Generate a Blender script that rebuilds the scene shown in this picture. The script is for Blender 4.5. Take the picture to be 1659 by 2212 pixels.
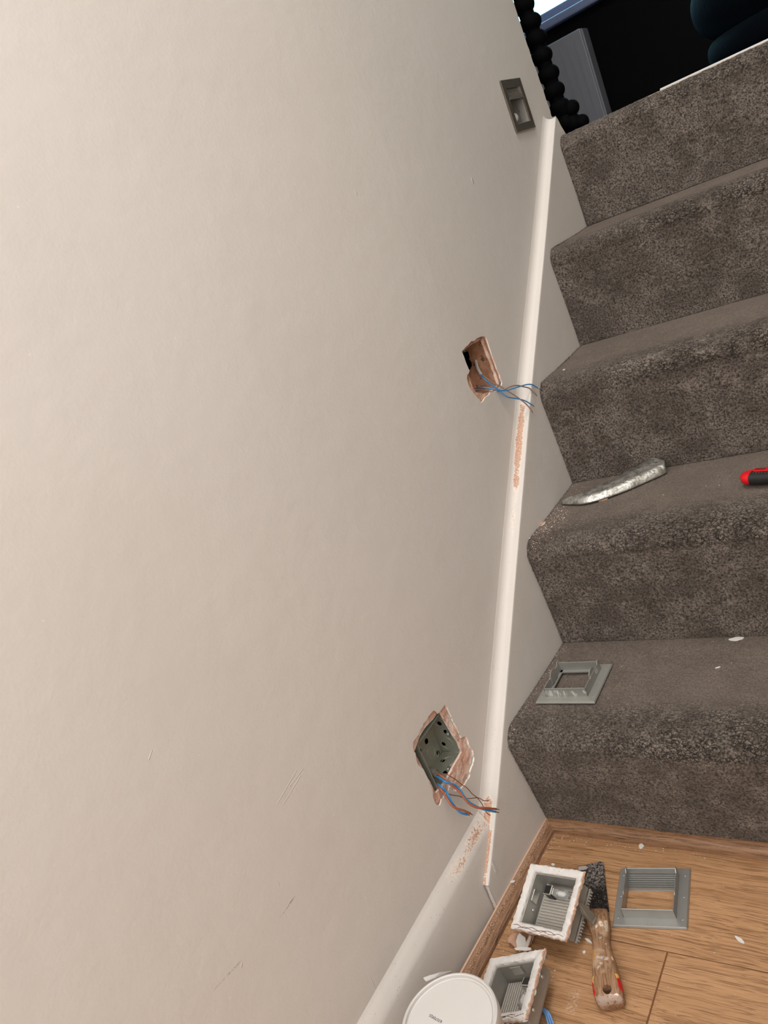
import bpy, bmesh, math, random
import numpy as np
from mathutils import Vector, Matrix
from mathutils.geometry import delaunay_2d_cdt
PI = math.pi
for o in list(bpy.data.objects): bpy.data.objects.remove(o)
SC = bpy.context.scene; COL = SC.collection
random.seed(7); RNG = np.random.default_rng(7)

# ------------------------------------------------------------------ camera
CR = np.array([[0.77422308, 0.507366, -0.37836274], [-0.13261059, -0.45450215, -0.88081906], [-0.61886432, 0.73212536, -0.28460396]])
CC = np.array([0.61870389, -0.80234931, 0.86971078]); CF = 1729.4071526704524
cd = bpy.data.cameras.new('camera'); cam = bpy.data.objects.new('camera', cd); COL.objects.link(cam)
mw = Matrix.Identity(4)
for i in range(3):
    mw[i][0] = CR[0][i]; mw[i][1] = -CR[1][i]; mw[i][2] = -CR[2][i]; mw[i][3] = CC[i]
cam.matrix_world = mw
cd.sensor_fit = 'VERTICAL'; cd.sensor_height = 36; cd.lens = CF * 36 / 2212; cd.clip_start = 0.02
SC.camera = cam
# ------------------------------------------------------------------ world, lights, exposure
w = bpy.data.worlds.new('world'); SC.world = w; w.use_nodes = True
w.node_tree.nodes['Background'].inputs[0].default_value = (0.40, 0.90, 1.0, 1)
w.node_tree.nodes['Background'].inputs[1].default_value = 2.6
def area(name, loc, target, size, power, color):
    l = bpy.data.lights.new(name, 'AREA'); l.shape = 'RECTANGLE'; l.size = size[0]; l.size_y = size[1]
    l.energy = power; l.color = color
    o = bpy.data.objects.new(name, l); COL.objects.link(o); o.location = loc
    o.rotation_euler = (Vector(target) - Vector(loc)).to_track_quat('-Z', 'Y').to_euler(); o['kind'] = 'helper'
    return o
area('ceiling_light_source', (0.42, 0.0, 2.93), (0.42, 0.0, 0), (0.5, 1.0), 18, (1.0, 0.965, 0.93))
area('side_fill_source', (0.98, -0.75, 1.40), (-0.1, 0.1, 0.6), (2.2, 1.7), 18, (1.0, 0.99, 0.985))  # added fill panel before the right wall, brightens the left wall
area('rear_daylight_source', (0.40, -2.40, 1.45), (0.2, 0.3, 0.6), (1.1, 2.0), 26, (1.0, 0.99, 0.985))  # unseen lamp added behind the camera, stands in for daylight from there
SC.view_settings.view_transform = 'Standard'; SC.view_settings.look = 'None'
SC.view_settings.gamma = 1; SC.view_settings.use_curve_mapping = False
SC.view_settings.exposure = 0.42

# ------------------------------------------------------------------ reading places off the photograph
def un(px, ax, v):
    d = CR.T @ np.array([px[0] - 829.5, px[1] - 1106, CF]); t = (v - CC[ax]) / d[ax]
    return CC + d * t
def bend(y):                       # the wall is not quite straight: it swings away towards the hall
    if y >= .3: return 0.
    if y > 0: return -.0094 * ((.3 - y) / .3) ** 1.45
    return -.0094 + .045 * max(y, -2.6)
def onwall(px, off):
    x = off
    for _ in range(8):
        P = un(px, 0, x); x = off + bend(P[1])
    return P
def zp(o, s):                      # zoomed-crop pixels to frame pixels
    return lambda x, y: (o[0] + x / s, o[1] + y / s)
G, RS, PW = 0.2211, 0.19, 0.02     # going, rise, stringer proud of wall

# ------------------------------------------------------------------ mesh helpers
def link(name, me, mats, parent=None, smooth=False):
    for m in (mats if isinstance(mats, (list, tuple)) else [mats]): me.materials.append(m)
    if smooth: me.polygons.foreach_set('use_smooth', [True] * len(me.polygons))
    o = bpy.data.objects.new(name, me); COL.objects.link(o)
    if parent is not None: o.parent = parent
    return o
class MB:
    def __init__(s): s.v = []; s.f = []; s.m = []
    def add(s, vs, fs, mi=0):
        b = len(s.v); s.v += [tuple(map(float, p)) for p in vs]; s.f += [tuple(i + b for i in f) for f in fs]; s.m += [mi] * len(fs)
    def box(s, a, b, mi=0, M=None):
        vs = [(x, y, z) for x in (a[0], b[0]) for y in (a[1], b[1]) for z in (a[2], b[2])]
        if M is not None: vs = [tuple(M @ Vector(p)) for p in vs]
        s.add(vs, [(0, 1, 3, 2), (4, 6, 7, 5), (0, 4, 5, 1), (2, 3, 7, 6), (0, 2, 6, 4), (1, 5, 7, 3)], mi)
    def prism(s, poly, d, mi=0):   # poly: 3D points, d: extrusion vector
        n = len(poly); P = [Vector(p) for p in poly]; d = Vector(d)
        s.add(P + [p + d for p in P], [tuple(range(n))[::-1], tuple(range(n, 2 * n))] + [(i, (i + 1) % n, n + (i + 1) % n, n + i) for i in range(n)], mi)
    def tube(s, pts, r, n=10, mi=0, caps=True):
        P = [Vector(p) for p in pts]; rr = r if isinstance(r, (list, tuple)) else [r] * len(P)
        t0 = (P[1] - P[0]).normalized(); a = t0.orthogonal().normalized(); vs = []
        for i, p in enumerate(P):
            t = (P[min(i + 1, len(P) - 1)] - P[max(i - 1, 0)]).normalized()
            a = (a - t * a.dot(t)).normalized(); b = t.cross(a)
            vs += [p + (a * math.cos(2 * PI * k / n) + b * math.sin(2 * PI * k / n)) * rr[i] for k in range(n)]
        fs = [(i * n + k, i * n + (k + 1) % n, (i + 1) * n + (k + 1) % n, (i + 1) * n + k) for i in range(len(P) - 1) for k in range(n)]
        if caps: fs += [tuple(range(n))[::-1], tuple(range((len(P) - 1) * n, len(P) * n))]
        s.add(vs, fs, mi)
    def lathe(s, prof, n=32, c=(0, 0, 0), M=None, mi=0):     # prof: (r, z)
        vs = []
        for r, z in prof:
            for k in range(n):
                p = Vector((c[0] + r * math.cos(2 * PI * k / n), c[1] + r * math.sin(2 * PI * k / n), c[2] + z))
                vs.append(M @ p if M is not None else p)
        L = len(prof)
        fs = [(i * n + k, i * n + (k + 1) % n, (i + 1) * n + (k + 1) % n, (i + 1) * n + k) for i in range(L - 1) for k in range(n)]
        if prof[0][0] > 1e-6: fs.append(tuple(range(n))[::-1])
        if prof[-1][0] > 1e-6: fs.append(tuple(range((L - 1) * n, L * n)))
        s.add(vs, fs, mi)
    def ball(s, c, r, n=16, mi=0, sc=(1, 1, 1)):
        vs = []; L = n // 2
        for i in range(L + 1):
            t = PI * i / L
            for k in range(n):
                vs.append((c[0] + r * sc[0] * math.sin(t) * math.cos(2 * PI * k / n), c[1] + r * sc[1] * math.sin(t) * math.sin(2 * PI * k / n), c[2] + r * sc[2] * math.cos(t)))
        s.add(vs, [(i * n + k, (i + 1) * n + k, (i + 1) * n + (k + 1) % n, i * n + (k + 1) % n) for i in range(L) for k in range(n)], mi)
    def loft(s, rings, mi=0, close=True, caps=True):
        n = len(rings[0]); vs = [p for r in rings for p in r]; m = n if close else n - 1
        fs = [(i * n + k, i * n + (k + 1) % n, (i + 1) * n + (k + 1) % n, (i + 1) * n + k) for i in range(len(rings) - 1) for k in range(m)]
        if caps and close: fs += [tuple(range(n))[::-1], tuple(range((len(rings) - 1) * n, len(rings) * n))]
        s.add(vs, fs, mi)
    def build(s, name, mats, parent=None, smooth=False, bevel=0, seg=2, M=None, auto=None, fix=True):
        me = bpy.data.meshes.new(name); me.from_pydata(s.v, [], s.f); me.update()
        me.polygons.foreach_set('material_index', s.m)
        if fix:
            bm = bmesh.new(); bm.from_mesh(me); bmesh.ops.remove_doubles(bm, verts=bm.verts, dist=1e-6)
            bmesh.ops.recalc_face_normals(bm, faces=bm.faces); bm.to_mesh(me); bm.free()
        if M is not None: me.transform(M)
        o = link(name, me, mats, parent, smooth)
        if bevel:
            b = o.modifiers.new('bevel', 'BEVEL'); b.width = bevel; b.segments = seg; b.limit_method = 'ANGLE'; b.angle_limit = .6
            b.harden_normals = False
        if auto is not None:
            me.polygons.foreach_set('use_smooth', [True] * len(me.polygons)); me.set_sharp_from_angle(angle=auto)
        return o
def thing(name, label, cat, loc=(0, 0, 0), group=None):
    o = bpy.data.objects.new(name, None); COL.objects.link(o); o.location = loc; o.empty_display_size = .02
    o['label'] = label; o['category'] = cat
    if group: o['group'] = group
    return o
def tag(o, label, cat, group=None, kind=None):
    o['label'] = label; o['category'] = cat
    if group: o['group'] = group
    if kind: o['kind'] = kind
    return o
def struct(o): o['kind'] = 'structure'; return o
def smoothline(P, n=8):            # Catmull-Rom
    P = [Vector(p) for p in P]; Q = [P[0] * 2 - P[1]] + P + [P[-1] * 2 - P[-2]]; out = []
    for i in range(1, len(Q) - 2):
        for k in range(n):
            t = k / n; a, b, c, d = Q[i - 1:i + 3]
            out.append(.5 * ((2 * b) + (c - a) * t + (2 * a - 5 * b + 4 * c - d) * t * t + (3 * b - a - 3 * c + d) * t ** 3))
    return out + [P[-1]]
def sm(a, b, x): t = max(0, min(1, (x - a) / (b - a))); return t * t * (3 - 2 * t)
def hash3(i, j, k, s):
    n = (i * 374761393 + j * 668265263 + k * 2147483647 + s * 1274126177) & 0xffffffff
    n = ((n ^ (n >> 13)) * 1274126177) & 0xffffffff
    return ((n ^ (n >> 16)) & 0xffff) / 65535.0
def vnoise(P, sc, s=0):            # numpy value noise in -1..1
    q = P * sc; f0 = np.floor(q).astype(np.int64); t = q - f0; t = t * t * (3 - 2 * t); r = 0
    for dx in (0, 1):
        for dy in (0, 1):
            for dz in (0, 1):
                wgt = (t[:, 0] if dx else 1 - t[:, 0]) * (t[:, 1] if dy else 1 - t[:, 1]) * (t[:, 2] if dz else 1 - t[:, 2])
                r = r + wgt * hash3(f0[:, 0] + dx, f0[:, 1] + dy, f0[:, 2] + dz, s)
    return r * 2 - 1

# ------------------------------------------------------------------ material helpers
def srgb(r, g, b):
    f = lambda c: c / 12.92 if c <= .04045 else ((c + .055) / 1.055) ** 2.4
    return (f(r / 255), f(g / 255), f(b / 255), 1)
class NT:
    def __init__(s, name, rough=.6, metal=0., spec=.5):
        s.m = bpy.data.materials.new(name); s.m.use_nodes = True; s.t = s.m.node_tree
        s.b = s.t.nodes['Principled BSDF']; s.b.inputs['Roughness'].default_value = rough
        s.b.inputs['Metallic'].default_value = metal; s.b.inputs['Specular IOR Level'].default_value = spec; s._c = None
    def n(s, ty, **kw):
        x = s.t.nodes.new(ty)
        for k, v in kw.items(): setattr(x, k, v)
        return x
    def inp(s, node, i, v):
        if hasattr(v, 'is_linked') or isinstance(v, bpy.types.NodeSocket): s.t.links.new(v, node.inputs[i])
        else: node.inputs[i].default_value = v
    @property
    def co(s):
        if s._c is None: s._c = s.n('ShaderNodeTexCoord').outputs['Object']
        return s._c
    def math(s, op, a, b=0., clamp=False, c=None):
        x = s.n('ShaderNodeMath', operation=op, use_clamp=clamp); s.inp(x, 0, a); s.inp(x, 1, b)
        if c is not None: s.inp(x, 2, c)
        return x.outputs[0]
    def vm(s, op, a, b=(0, 0, 0), out=0):
        x = s.n('ShaderNodeVectorMath', operation=op); s.inp(x, 0, a)
        if op == 'SCALE': s.inp(x, 3, b)
        else: s.inp(x, 1, b)
        return x.outputs[out]
    def mapping(s, sc=(1, 1, 1), rot=(0, 0, 0), loc=(0, 0, 0), v=None):
        x = s.n('ShaderNodeMapping'); s.inp(x, 0, v or s.co); x.inputs[1].default_value = loc; x.inputs[2].default_value = rot; x.inputs[3].default_value = sc
        return x.outputs[0]
    def noise(s, sc, det=2, rough=.5, v=None, dist=0., col=False):
        x = s.n('ShaderNodeTexNoise'); s.inp(x, 'Vector', v or s.co); x.inputs['Scale'].default_value = sc
        x.inputs['Detail'].default_value = det; x.inputs['Roughness'].default_value = rough; x.inputs['Distortion'].default_value = dist
        return x.outputs['Color' if col else 'Fac']
    def vor(s, sc, feat='F1', v=None, out='Distance', rnd=1.):
        x = s.n('ShaderNodeTexVoronoi', feature=feat); s.inp(x, 'Vector', v or s.co); x.inputs['Scale'].default_value = sc
        x.inputs['Randomness'].default_value = rnd
        return x.outputs[out]
    def ramp(s, f, stops, interp='LINEAR'):
        x = s.n('ShaderNodeValToRGB'); x.color_ramp.interpolation = interp; e = x.color_ramp.elements
        while len(e) < len(stops): e.new(.5)
        for q, (p, c) in zip(e, stops):
            q.position = p; q.color = c if isinstance(c, (tuple, list)) else (c, c, c, 1)
        s.inp(x, 0, f); return x.outputs[0]
    def mix(s, f, a, b, mode='MIX'):
        x = s.n('ShaderNodeMix', data_type='RGBA', blend_type=mode); s.inp(x, 0, f); s.inp(x, 6, a); s.inp(x, 7, b); return x.outputs[2]
    def step(s, f, lo, hi):
        x = s.n('ShaderNodeMapRange', interpolation_type='SMOOTHSTEP'); s.inp(x, 0, f); x.inputs[1].default_value = lo; x.inputs[2].default_value = hi
        return x.outputs[0]
    def attr(s, name):
        return s.n('ShaderNodeAttribute', attribute_name=name).outputs['Fac']
    def stroke(s, p0, p1, wd, soft=.6, wob=0., wsc=200.):      # a mark between two points of the surface
        p0 = Vector(p0); d = Vector(p1) - p0; L = max(d.length_squared, 1e-12); c = s.co
        if wob: c = s.vm('ADD', c, s.vm('SCALE', s.vm('SUBTRACT', s.noise(wsc, 2, col=True), (.5, .5, .5)), wob))
        q = s.vm('SUBTRACT', c, p0); t = s.math('MULTIPLY', s.vm('DOT_PRODUCT', q, tuple(d), out=1), 1 / L, True)
        dd = s.n('ShaderNodeCombineXYZ'); 
        for i in range(3): s.inp(dd, i, s.math('MULTIPLY', t, d[i]))
        ds = s.vm('LENGTH', s.vm('SUBTRACT', q, dd.outputs[0]), out=1)
        return s.step(ds, wd, wd * (1 - soft))
    def color(s, c): s.inp(s.b, 'Base Color', c); return s
    def rough(s, c): s.inp(s.b, 'Roughness', c); return s
    def bump(s, h, dist=.001, strength=1., nrm=None):
        x = s.n('ShaderNodeBump'); x.inputs['Distance'].default_value = dist; x.inputs['Strength'].default_value = strength
        s.inp(x, 'Height', h)
        if nrm is not None: s.inp(x, 'Normal', nrm)
        s.inp(s.b, 'Normal', x.outputs[0]); return x.outputs[0]
def plain(name, col, rough=.5, metal=0., var=.12, sc=60, bump=0., spec=.5):
    k = NT(name, rough, metal, spec); c2 = tuple(v * (1 - var) for v in col[:3]) + (1,)
    f = k.noise(sc, 3); k.color(k.mix(f, col, c2))
    if bump: k.bump(f, bump)
    return k.m

PAINT = (0.64, 0.603, 0.563, 1)
TERRA = srgb(200, 158, 132)
def paint(name, marks=False, chips=False):
    k = NT(name, .55, 0, .35)
    f = k.noise(3.0, 3); base = k.mix(k.step(f, .35, .7), PAINT, tuple(v * q for v, q in zip(PAINT, (.965, .962, .955))) + (1,))
    h = k.math('ADD', k.math('MULTIPLY', k.noise(260, 2), .35), k.math('MULTIPLY', k.noise(28, 2), 1.6))
    nick = k.step(k.vor(9, v=k.mapping((1, 1, .45))), .03, .006)
    h = k.math('ADD', h, k.math('MULTIPLY', nick, 3.))
    if marks:
        z2 = zp((440, 1880), 6.38); L = lambda *q: [tuple(onwall(z2(*p), -PW)) for p in q]
        ns = k.step(k.noise(500, 2), .35, .6)
        for (a, b, wd, st) in (((1250, 370), (1190, 455), .0014, .5), ((1190, 455), (1110, 580), .0010, .45), ((1110, 580), (1030, 665), .0005, .3),
                           ((520, 1245), (350, 1420), .0016, .30), ((350, 1420), (150, 1640), .0013, .18)):
            p, q = L(a, b); s_ = k.math('MULTIPLY', k.math('MULTIPLY', k.stroke(p, q, wd, .7, .0008), ns), st * 1.2)
            base = k.mix(s_, base, srgb(95, 85, 72))
        z3 = zp((0, 0), 1)
        for (a, b, wd) in (((600, 1735), (640, 1665), .0008), ((612, 1738), (650, 1675), .0008), ((625, 1700), (655, 1660), .0008), ((800, 2110), (826, 2172), .0008),
                           ((322, 1640), (328, 1622), .001), ((523, 2080), (521, 2089), .0012), ((600, 1905), (604, 1914), .0008)):
            p, q = tuple(onwall(a, -PW)), tuple(onwall(b, -PW)); h = k.math('ADD', h, k.math('MULTIPLY', k.stroke(p, q, wd, .9), .7))
        # a filled, sanded patch edge and a few specks
        dots = k.step(k.vor(26), .035, .02)
        base = k.mix(k.math('MULTIPLY', dots, .35), base, srgb(240, 232, 222))
    if chips:
        c = k.attr('chip'); nz = k.math('MULTIPLY', k.math('ADD', k.noise(300, 5, .8), k.math('MULTIPLY', k.noise(35, 3, .6), .8)), 1 / 1.8)
        msk = k.math('MULTIPLY', k.step(k.math('ADD', nz, k.math('MULTIPLY', c, .5)), .76, .79), k.step(k.noise(650, 3, .7), .40, .47))
        base = k.mix(k.math('MULTIPLY', k.step(k.math('ADD', nz, k.math('MULTIPLY', c, .5)), .68, .77), .7), base, srgb(244, 226, 210))
        base = k.mix(msk, base, k.mix(k.noise(90, 2), TERRA, srgb(186, 136, 108)))
        sp = k.step(k.vor(230), .16, .10); sp = k.math('MULTIPLY', sp, k.step(k.noise(60, 2), .5, .62))
        base = k.mix(k.math('MULTIPLY', sp, k.attr('speck')), base, srgb(140, 112, 92))
        h = k.math('SUBTRACT', h, k.math('MULTIPLY', msk, 1.5))
    k.color(base); k.bump(h, .0008, .55); return k.m
M_WALL = paint('wall_paint', marks=True)
M_STR = paint('stringer_paint', chips=True)
M_ROOM = plain('room_paint', (.62, .57, .52, 1), .8)
M_CEIL = plain('ceiling_paint', (.8, .79, .77, 1), .8)
M_DARK = plain('black_wall_paint', (.004, .0042, .005, 1), .75, spec=.15)
M_GLOSS = plain('white_gloss', (.72, .70, .69, 1), .35)
def plaster(name, a, b, dark=.0):
    k = NT(name, .9, 0, .2); n1 = k.noise(120, 5, .65); n2 = k.noise(28, 3)
    c = k.mix(k.step(n2, .38, .62), a, b); c = k.mix(k.math('MULTIPLY', k.step(k.noise(400, 3), .58, .7), .5), c, tuple(v * .45 for v in a[:3]) + (1,))
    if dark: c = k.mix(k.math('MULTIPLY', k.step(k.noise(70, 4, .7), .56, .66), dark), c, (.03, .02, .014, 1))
    k.color(c); k.bump(n1, .003, .9); return k.m
M_PLAS = plaster('exposed_plaster', srgb(206, 164, 144), srgb(228, 204, 190))
M_PLAS2 = plaster('brown_coat_plaster', srgb(176, 124, 96), srgb(206, 168, 146))
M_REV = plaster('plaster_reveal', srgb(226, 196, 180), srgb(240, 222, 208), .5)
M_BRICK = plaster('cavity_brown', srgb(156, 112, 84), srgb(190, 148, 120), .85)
M_PDARK = plain('painted_dark', (.003, .003, .003, 1), 1, spec=0)  # solid black, painted in where gaps and holes look dark
def carpet_mat():
    k = NT('taupe_carpet', .95, 0, .12)
    wv = k.attr('wear_light'); cr = k.attr('crack')
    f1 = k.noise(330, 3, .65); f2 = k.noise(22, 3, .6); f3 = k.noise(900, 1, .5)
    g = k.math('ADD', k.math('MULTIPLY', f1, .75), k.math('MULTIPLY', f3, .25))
    lo = k.mix(wv, (.022, .0185, .0155, 1), (.092, .0735, .061, 1)); hi = k.mix(wv, (.255, .215, .185, 1), (.185, .151, .127, 1))  # treads: flattened pile, with some of the top light put into the tone
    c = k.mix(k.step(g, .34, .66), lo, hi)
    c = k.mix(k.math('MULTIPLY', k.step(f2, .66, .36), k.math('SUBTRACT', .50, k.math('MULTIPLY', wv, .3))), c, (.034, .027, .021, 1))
    # the pile parts into small cracks where it turns over the nosings
    dv = k.vm('ADD', k.mapping((.62, 1, 1)), k.vm('SCALE', k.vm('SUBTRACT', k.noise(120, 2, col=True), (.5, .5, .5)), .009))
    v = k.vor(215, 'DISTANCE_TO_EDGE', v=dv); crk = k.math('MULTIPLY', k.step(v, .13, .02), cr)
    crk = k.math('MULTIPLY', crk, k.step(k.noise(45, 2), .30, .52))
    c = k.mix(k.math('MULTIPLY', crk, .92), c, (.013, .010, .008, 1))
    k.color(c)
    h = k.math('SUBTRACT', k.math('MULTIPLY', g, 1.0), k.math('MULTIPLY', crk, .9)); k.bump(h, .0035, .85)
    k.b.inputs['Sheen Weight'].default_value = .25; k.b.inputs['Sheen Roughness'].default_value = .5; k.b.inputs['Sheen Tint'].default_value = (.5, .42, .36, 1)
    return k.m
M_CARP = carpet_mat()
def wood(name, ax, a, b, dk, gs=1., dust=0., rough=.45):
    k = NT(name, rough, 0, .4)
    sc = [1, 1, 1]; oth = [i for i in (0, 1, 2) if i != ax]
    sc[ax] = .022
    off = k.vm('SCALE', (1, 1, 1), 1.) 
    pid = k.attr('pid'); cx = k.n('ShaderNodeCombineXYZ'); s_ = k.math('MULTIPLY', pid, 3.7); k.inp(cx, 0, s_); k.inp(cx, 1, s_); k.inp(cx, 2, s_)
    v0 = k.vm('ADD', k.co, cx.outputs[0])
    wob = k.vm('SCALE', k.vm('SUBTRACT', k.noise(9, 2, v=v0, col=True), (.5, .5, .5)), .012)
    v = k.mapping(tuple(sc), v=k.vm('ADD', v0, wob))
    broad = k.noise(55 * gs, 3, .55, v=v); fine = k.noise(560 * gs, 3, .6, v=v, dist=.3); rl = k.noise(150 * gs, 3, .55, v=v); fine2 = k.noise(900 * gs, 2, .5, v=v)
    c = k.mix(k.step(broad, .3, .7), a, b)
    rid = k.step(k.math('ABSOLUTE', k.math('SUBTRACT', rl, .5)), .035, .006); c = k.mix(k.math('MULTIPLY', rid, .5), c, dk)
    c = k.mix(k.math('MULTIPLY', k.step(fine, .47, .33), .55), c, dk)
    c = k.mix(k.math('MULTIPLY', k.step(fine2, .44, .30), .55), c, dk)
    if dust:
        d = k.math('MULTIPLY', k.attr('dust'), dust); m_ = k.step(k.math('ADD', k.noise(900, 2), k.math('MULTIPLY', d, .45)), .68, .78)
        c = k.mix(k.math('MULTIPLY', m_, .8), c, srgb(214, 178, 152))
    sm = k.math('MULTIPLY', k.stroke(tuple(un((1232, 2185), 2, 0)), tuple(un((1243, 2150), 2, 0)), .010, .95, .012, 60), .35)
    if ax == 0 and not dust: c = k.mix(k.math('MULTIPLY', sm, k.step(k.noise(300, 3), .4, .7)), c, srgb(225, 205, 190))
    k.color(c); k.bump(k.math('ADD', fine, k.math('MULTIPLY', fine2, .5)), .0006, .6); return k.m
M_FLOOR = wood('oak_laminate', 0, srgb(182, 141, 102), srgb(164, 124, 87), srgb(104, 70, 44), 1.)
M_BEADX = wood('dark_oak_bead', 0, srgb(156, 119, 88), srgb(134, 99, 72), srgb(60, 40, 26), 1.1, .25)
M_BEADY = wood('dusty_oak_bead', 1, srgb(152, 115, 87), srgb(128, 94, 70), srgb(56, 38, 26), 1.1, 1.)
M_SEAM = plain('seam', srgb(120, 78, 48), .8)
def metal(name, col, rough=.38, scr=.3, metal_=.9):
    k = NT(name, rough, metal_); f = k.noise(40, 4, .6); s_ = k.noise(220, 3, .6, v=k.mapping((1, .12, 1)))
    c = k.mix(k.math('MULTIPLY', f, .5), col, tuple(v * .7 for v in col[:3]) + (1,))
    c = k.mix(k.math('MULTIPLY', k.step(s_, .62, .72), scr), c, (.75, .75, .72, 1)); k.color(c)
    k.rough(k.math('ADD', k.math('MULTIPLY', f, .2), rough - .1)); k.bump(k.noise(30, 2), .0006, .5); return k.m
M_ALU = metal('cast_aluminium', srgb(168, 168, 164), .36, .15, .65)
M_ALUD = metal('dull_die_cast', srgb(166, 163, 156), .45, .1, .45)
M_RIB = metal('satin_reflector', srgb(186, 181, 172), .42, .05, .35)
M_GALV = metal('galvanised_steel', srgb(176, 177, 164), .42, .1, .5)
M_STEEL = metal('brushed_steel', srgb(128, 121, 110), .3, .1, .6)
M_CHROME = plain('bright_steel', (.62, .61, .58, 1), .32, .85)
M_BLACKC = plain('black_ceramic', (.012, .011, .010, 1), .3)
k = NT('bulb_glass', .06); k.color((1, 1, 1, 1)); k.b.inputs['Transmission Weight'].default_value = .9; k.b.inputs['IOR'].default_value = 1.4; k.bump(k.noise(200), .0006); M_GLASS = k.m
M_FROST = plain('frosted_glass', (.85, .86, .84, 1), .3)
def residue(name):
    k = NT(name, .8, 0, .25); n1 = k.noise(90, 4, .7)
    c = k.mix(k.step(n1, .66, .69), (.66, .63, .60, 1), srgb(204, 156, 130)); c = k.mix(k.math('MULTIPLY', k.step(k.vor(60), .05, .02), .8), c, srgb(90, 60, 44))
    k.color(c); k.bump(k.noise(150, 3), .0015, .7); return k.m
M_RES = residue('painted_plaster_rim')
M_WHITE = plain('white_plaster', (.66, .63, .59, 1), .8, var=.05, bump=.0008, sc=200)
M_TER = plain('terracotta_plaster', TERRA, .9, var=.3, bump=.001, sc=300)
M_TUB = plain('tub_plastic', (.60, .575, .545, 1), .38, var=.02, spec=.5)
M_INK = plain('ink', (.05, .04, .08, 1), .6)
M_BLUE = plain('blue_insulation', srgb(52, 138, 202), .35)
M_BROWN = plain('brown_insulation', srgb(160, 92, 62), .4)
M_BRNG = plain('greyed_brown_insulation', srgb(150, 120, 104), .45)
M_COP = plain('copper_wire', srgb(150, 84, 62), .35, .7, var=.35, sc=300)
M_CABG = plain('grey_sheath', srgb(196, 190, 184), .5)

# ------------------------------------------------------------------ left wall with its two broken holes and the recess of the light
Z4 = zp((860, 1500), 6.38); Z3 = zp((940, 700), 5.53)
H1 = [(650,135),(680,180),(705,245),(735,300),(755,370),(800,440),(820,480),(850,540),(870,600),(915,580),(945,590),(967,640),(975,690),(995,730),(1030,770),(1040,820),(1052,880),(1045,930),(1035,970),(1015,1010),(995,1070),(995,1120),(978,1160),(955,1180),(930,1235),(895,1270),(870,1300),(830,1310),(800,1335),(770,1335),(740,1310),(722,1262),(705,1290),(700,1330),(665,1350),(640,1390),(628,1430),(600,1450),(590,1500),(575,1530),(550,1540),(530,1518),(512,1500),(485,1430),(478,1385),(482,1340),(460,1290),(430,1230),(395,1130),(350,1030),(320,1010),(285,985),(262,940),(248,880),(240,810),(215,780),(205,720),(208,660),(245,600),(290,545),(300,490),(340,440),(345,405),(400,350),(420,300),(465,250),(490,222),(525,232),(556,262),(600,205),(625,170)]
C1 = [(602,222),(660,330),(720,430),(790,560),(862,660),(908,800),(800,990),(700,1180),(620,1290),(548,1372),(430,1150),(330,960),(243,795),(330,560),(400,450),(500,345),(560,265)]
H2 = [(318,325),(345,300),(362,275),(395,250),(430,205),(470,200),(500,170),(540,152),(580,143),(610,160),(628,210),(645,262),(668,330),(690,400),(715,460),(740,540),(770,600),(782,650),(803,700),(795,735),(760,765),(735,795),(715,812),(660,815),(640,850),(600,875),(570,925),(545,942),(535,905),(515,890),(480,850),(455,820),(420,770),(395,725),(380,650),(385,605),(400,592),(412,560),(385,500),(365,450),(345,390),(330,350)]
C2 = [(325,335),(440,245),(585,165),(660,360),(740,570),(785,710),(745,760),(690,800),(600,822),(500,812),(440,690),(405,545),(360,430)]
def wyz(pts, z): return [tuple(onwall(z(*p), -PW)[1:]) for p in pts]
h1, c1, h2, c2 = wyz(H1, Z4), wyz(C1, Z4), wyz(H2, Z3), wyz(C2, Z3)
FY, FZ, FW = .7779, 1.0205, .0935      # the wall light
rc = [(FY - .036, FZ - .036), (FY + .036, FZ - .036), (FY + .036, FZ + .036), (FY - .036, FZ + .036)]
WEND = [(.9205, 3.0), (.9205, 1.2100), (.9225, 1.125), (.9245, 1.118), (.9235, 1.095), (.9285, 1.078), (.929, 1.056), (.9325, 1.04), (.9315, 1.02), (.935, .998), (.932, .988), (.945, .96), (.945, .60)]
def inside(p, poly):
    c = False; n = len(poly)
    for i in range(n):
        a, b = poly[i], poly[i - 1]
        if (a[1] > p[1]) != (b[1] > p[1]) and p[0] < (b[0] - a[0]) * (p[1] - a[1]) / (b[1] - a[1]) + a[0]: c = not c
    return c
def flatmesh(outer, holes, step=None, jit=0):
    vs = []; es = []
    def loop(L):
        b = len(vs); vs.extend([Vector(p) for p in L]); es.extend([(b + i, b + (i + 1) % len(L)) for i in range(len(L))])
    loop(outer)
    for h in holes: loop(h)
    if step:
        ys = [p[0] for p in outer]; zs = [p[1] for p in outer]
        for y in np.arange(min(ys) + step / 2, max(ys), step):
            for z in np.arange(min(zs) + step / 2, max(zs), step * (1 if not jit else 1)):
                q = (y + random.uniform(-jit, jit), z + random.uniform(-jit, jit))
                if inside(q, outer) and not any(inside(q, h) for h in holes): vs.append(Vector(q))
    V, E_, F, _, _, _ = delaunay_2d_cdt(vs, es, [], 0, 1e-7)
    out = []
    for f in F:
        c = sum((V[i] for i in f), Vector((0, 0))) / len(f)
        if inside(c, outer) and not any(inside(c, h) for h in holes): out.append(tuple(f))
    return [tuple(v) for v in V], out
outer = [(-2.5, 0.), (-1.2, 0.), (-.8, 0.), (-.4, 0), (0., 0.), (.45, .0), (.945, .25)] + WEND[::-1] + [(-2.5, 3.0)]
V, F = flatmesh(outer, [h1, h2, rc], .05)
mb = MB(); mb.add([(bend(y) - PW, y, z) for y, z in V], F)
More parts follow.
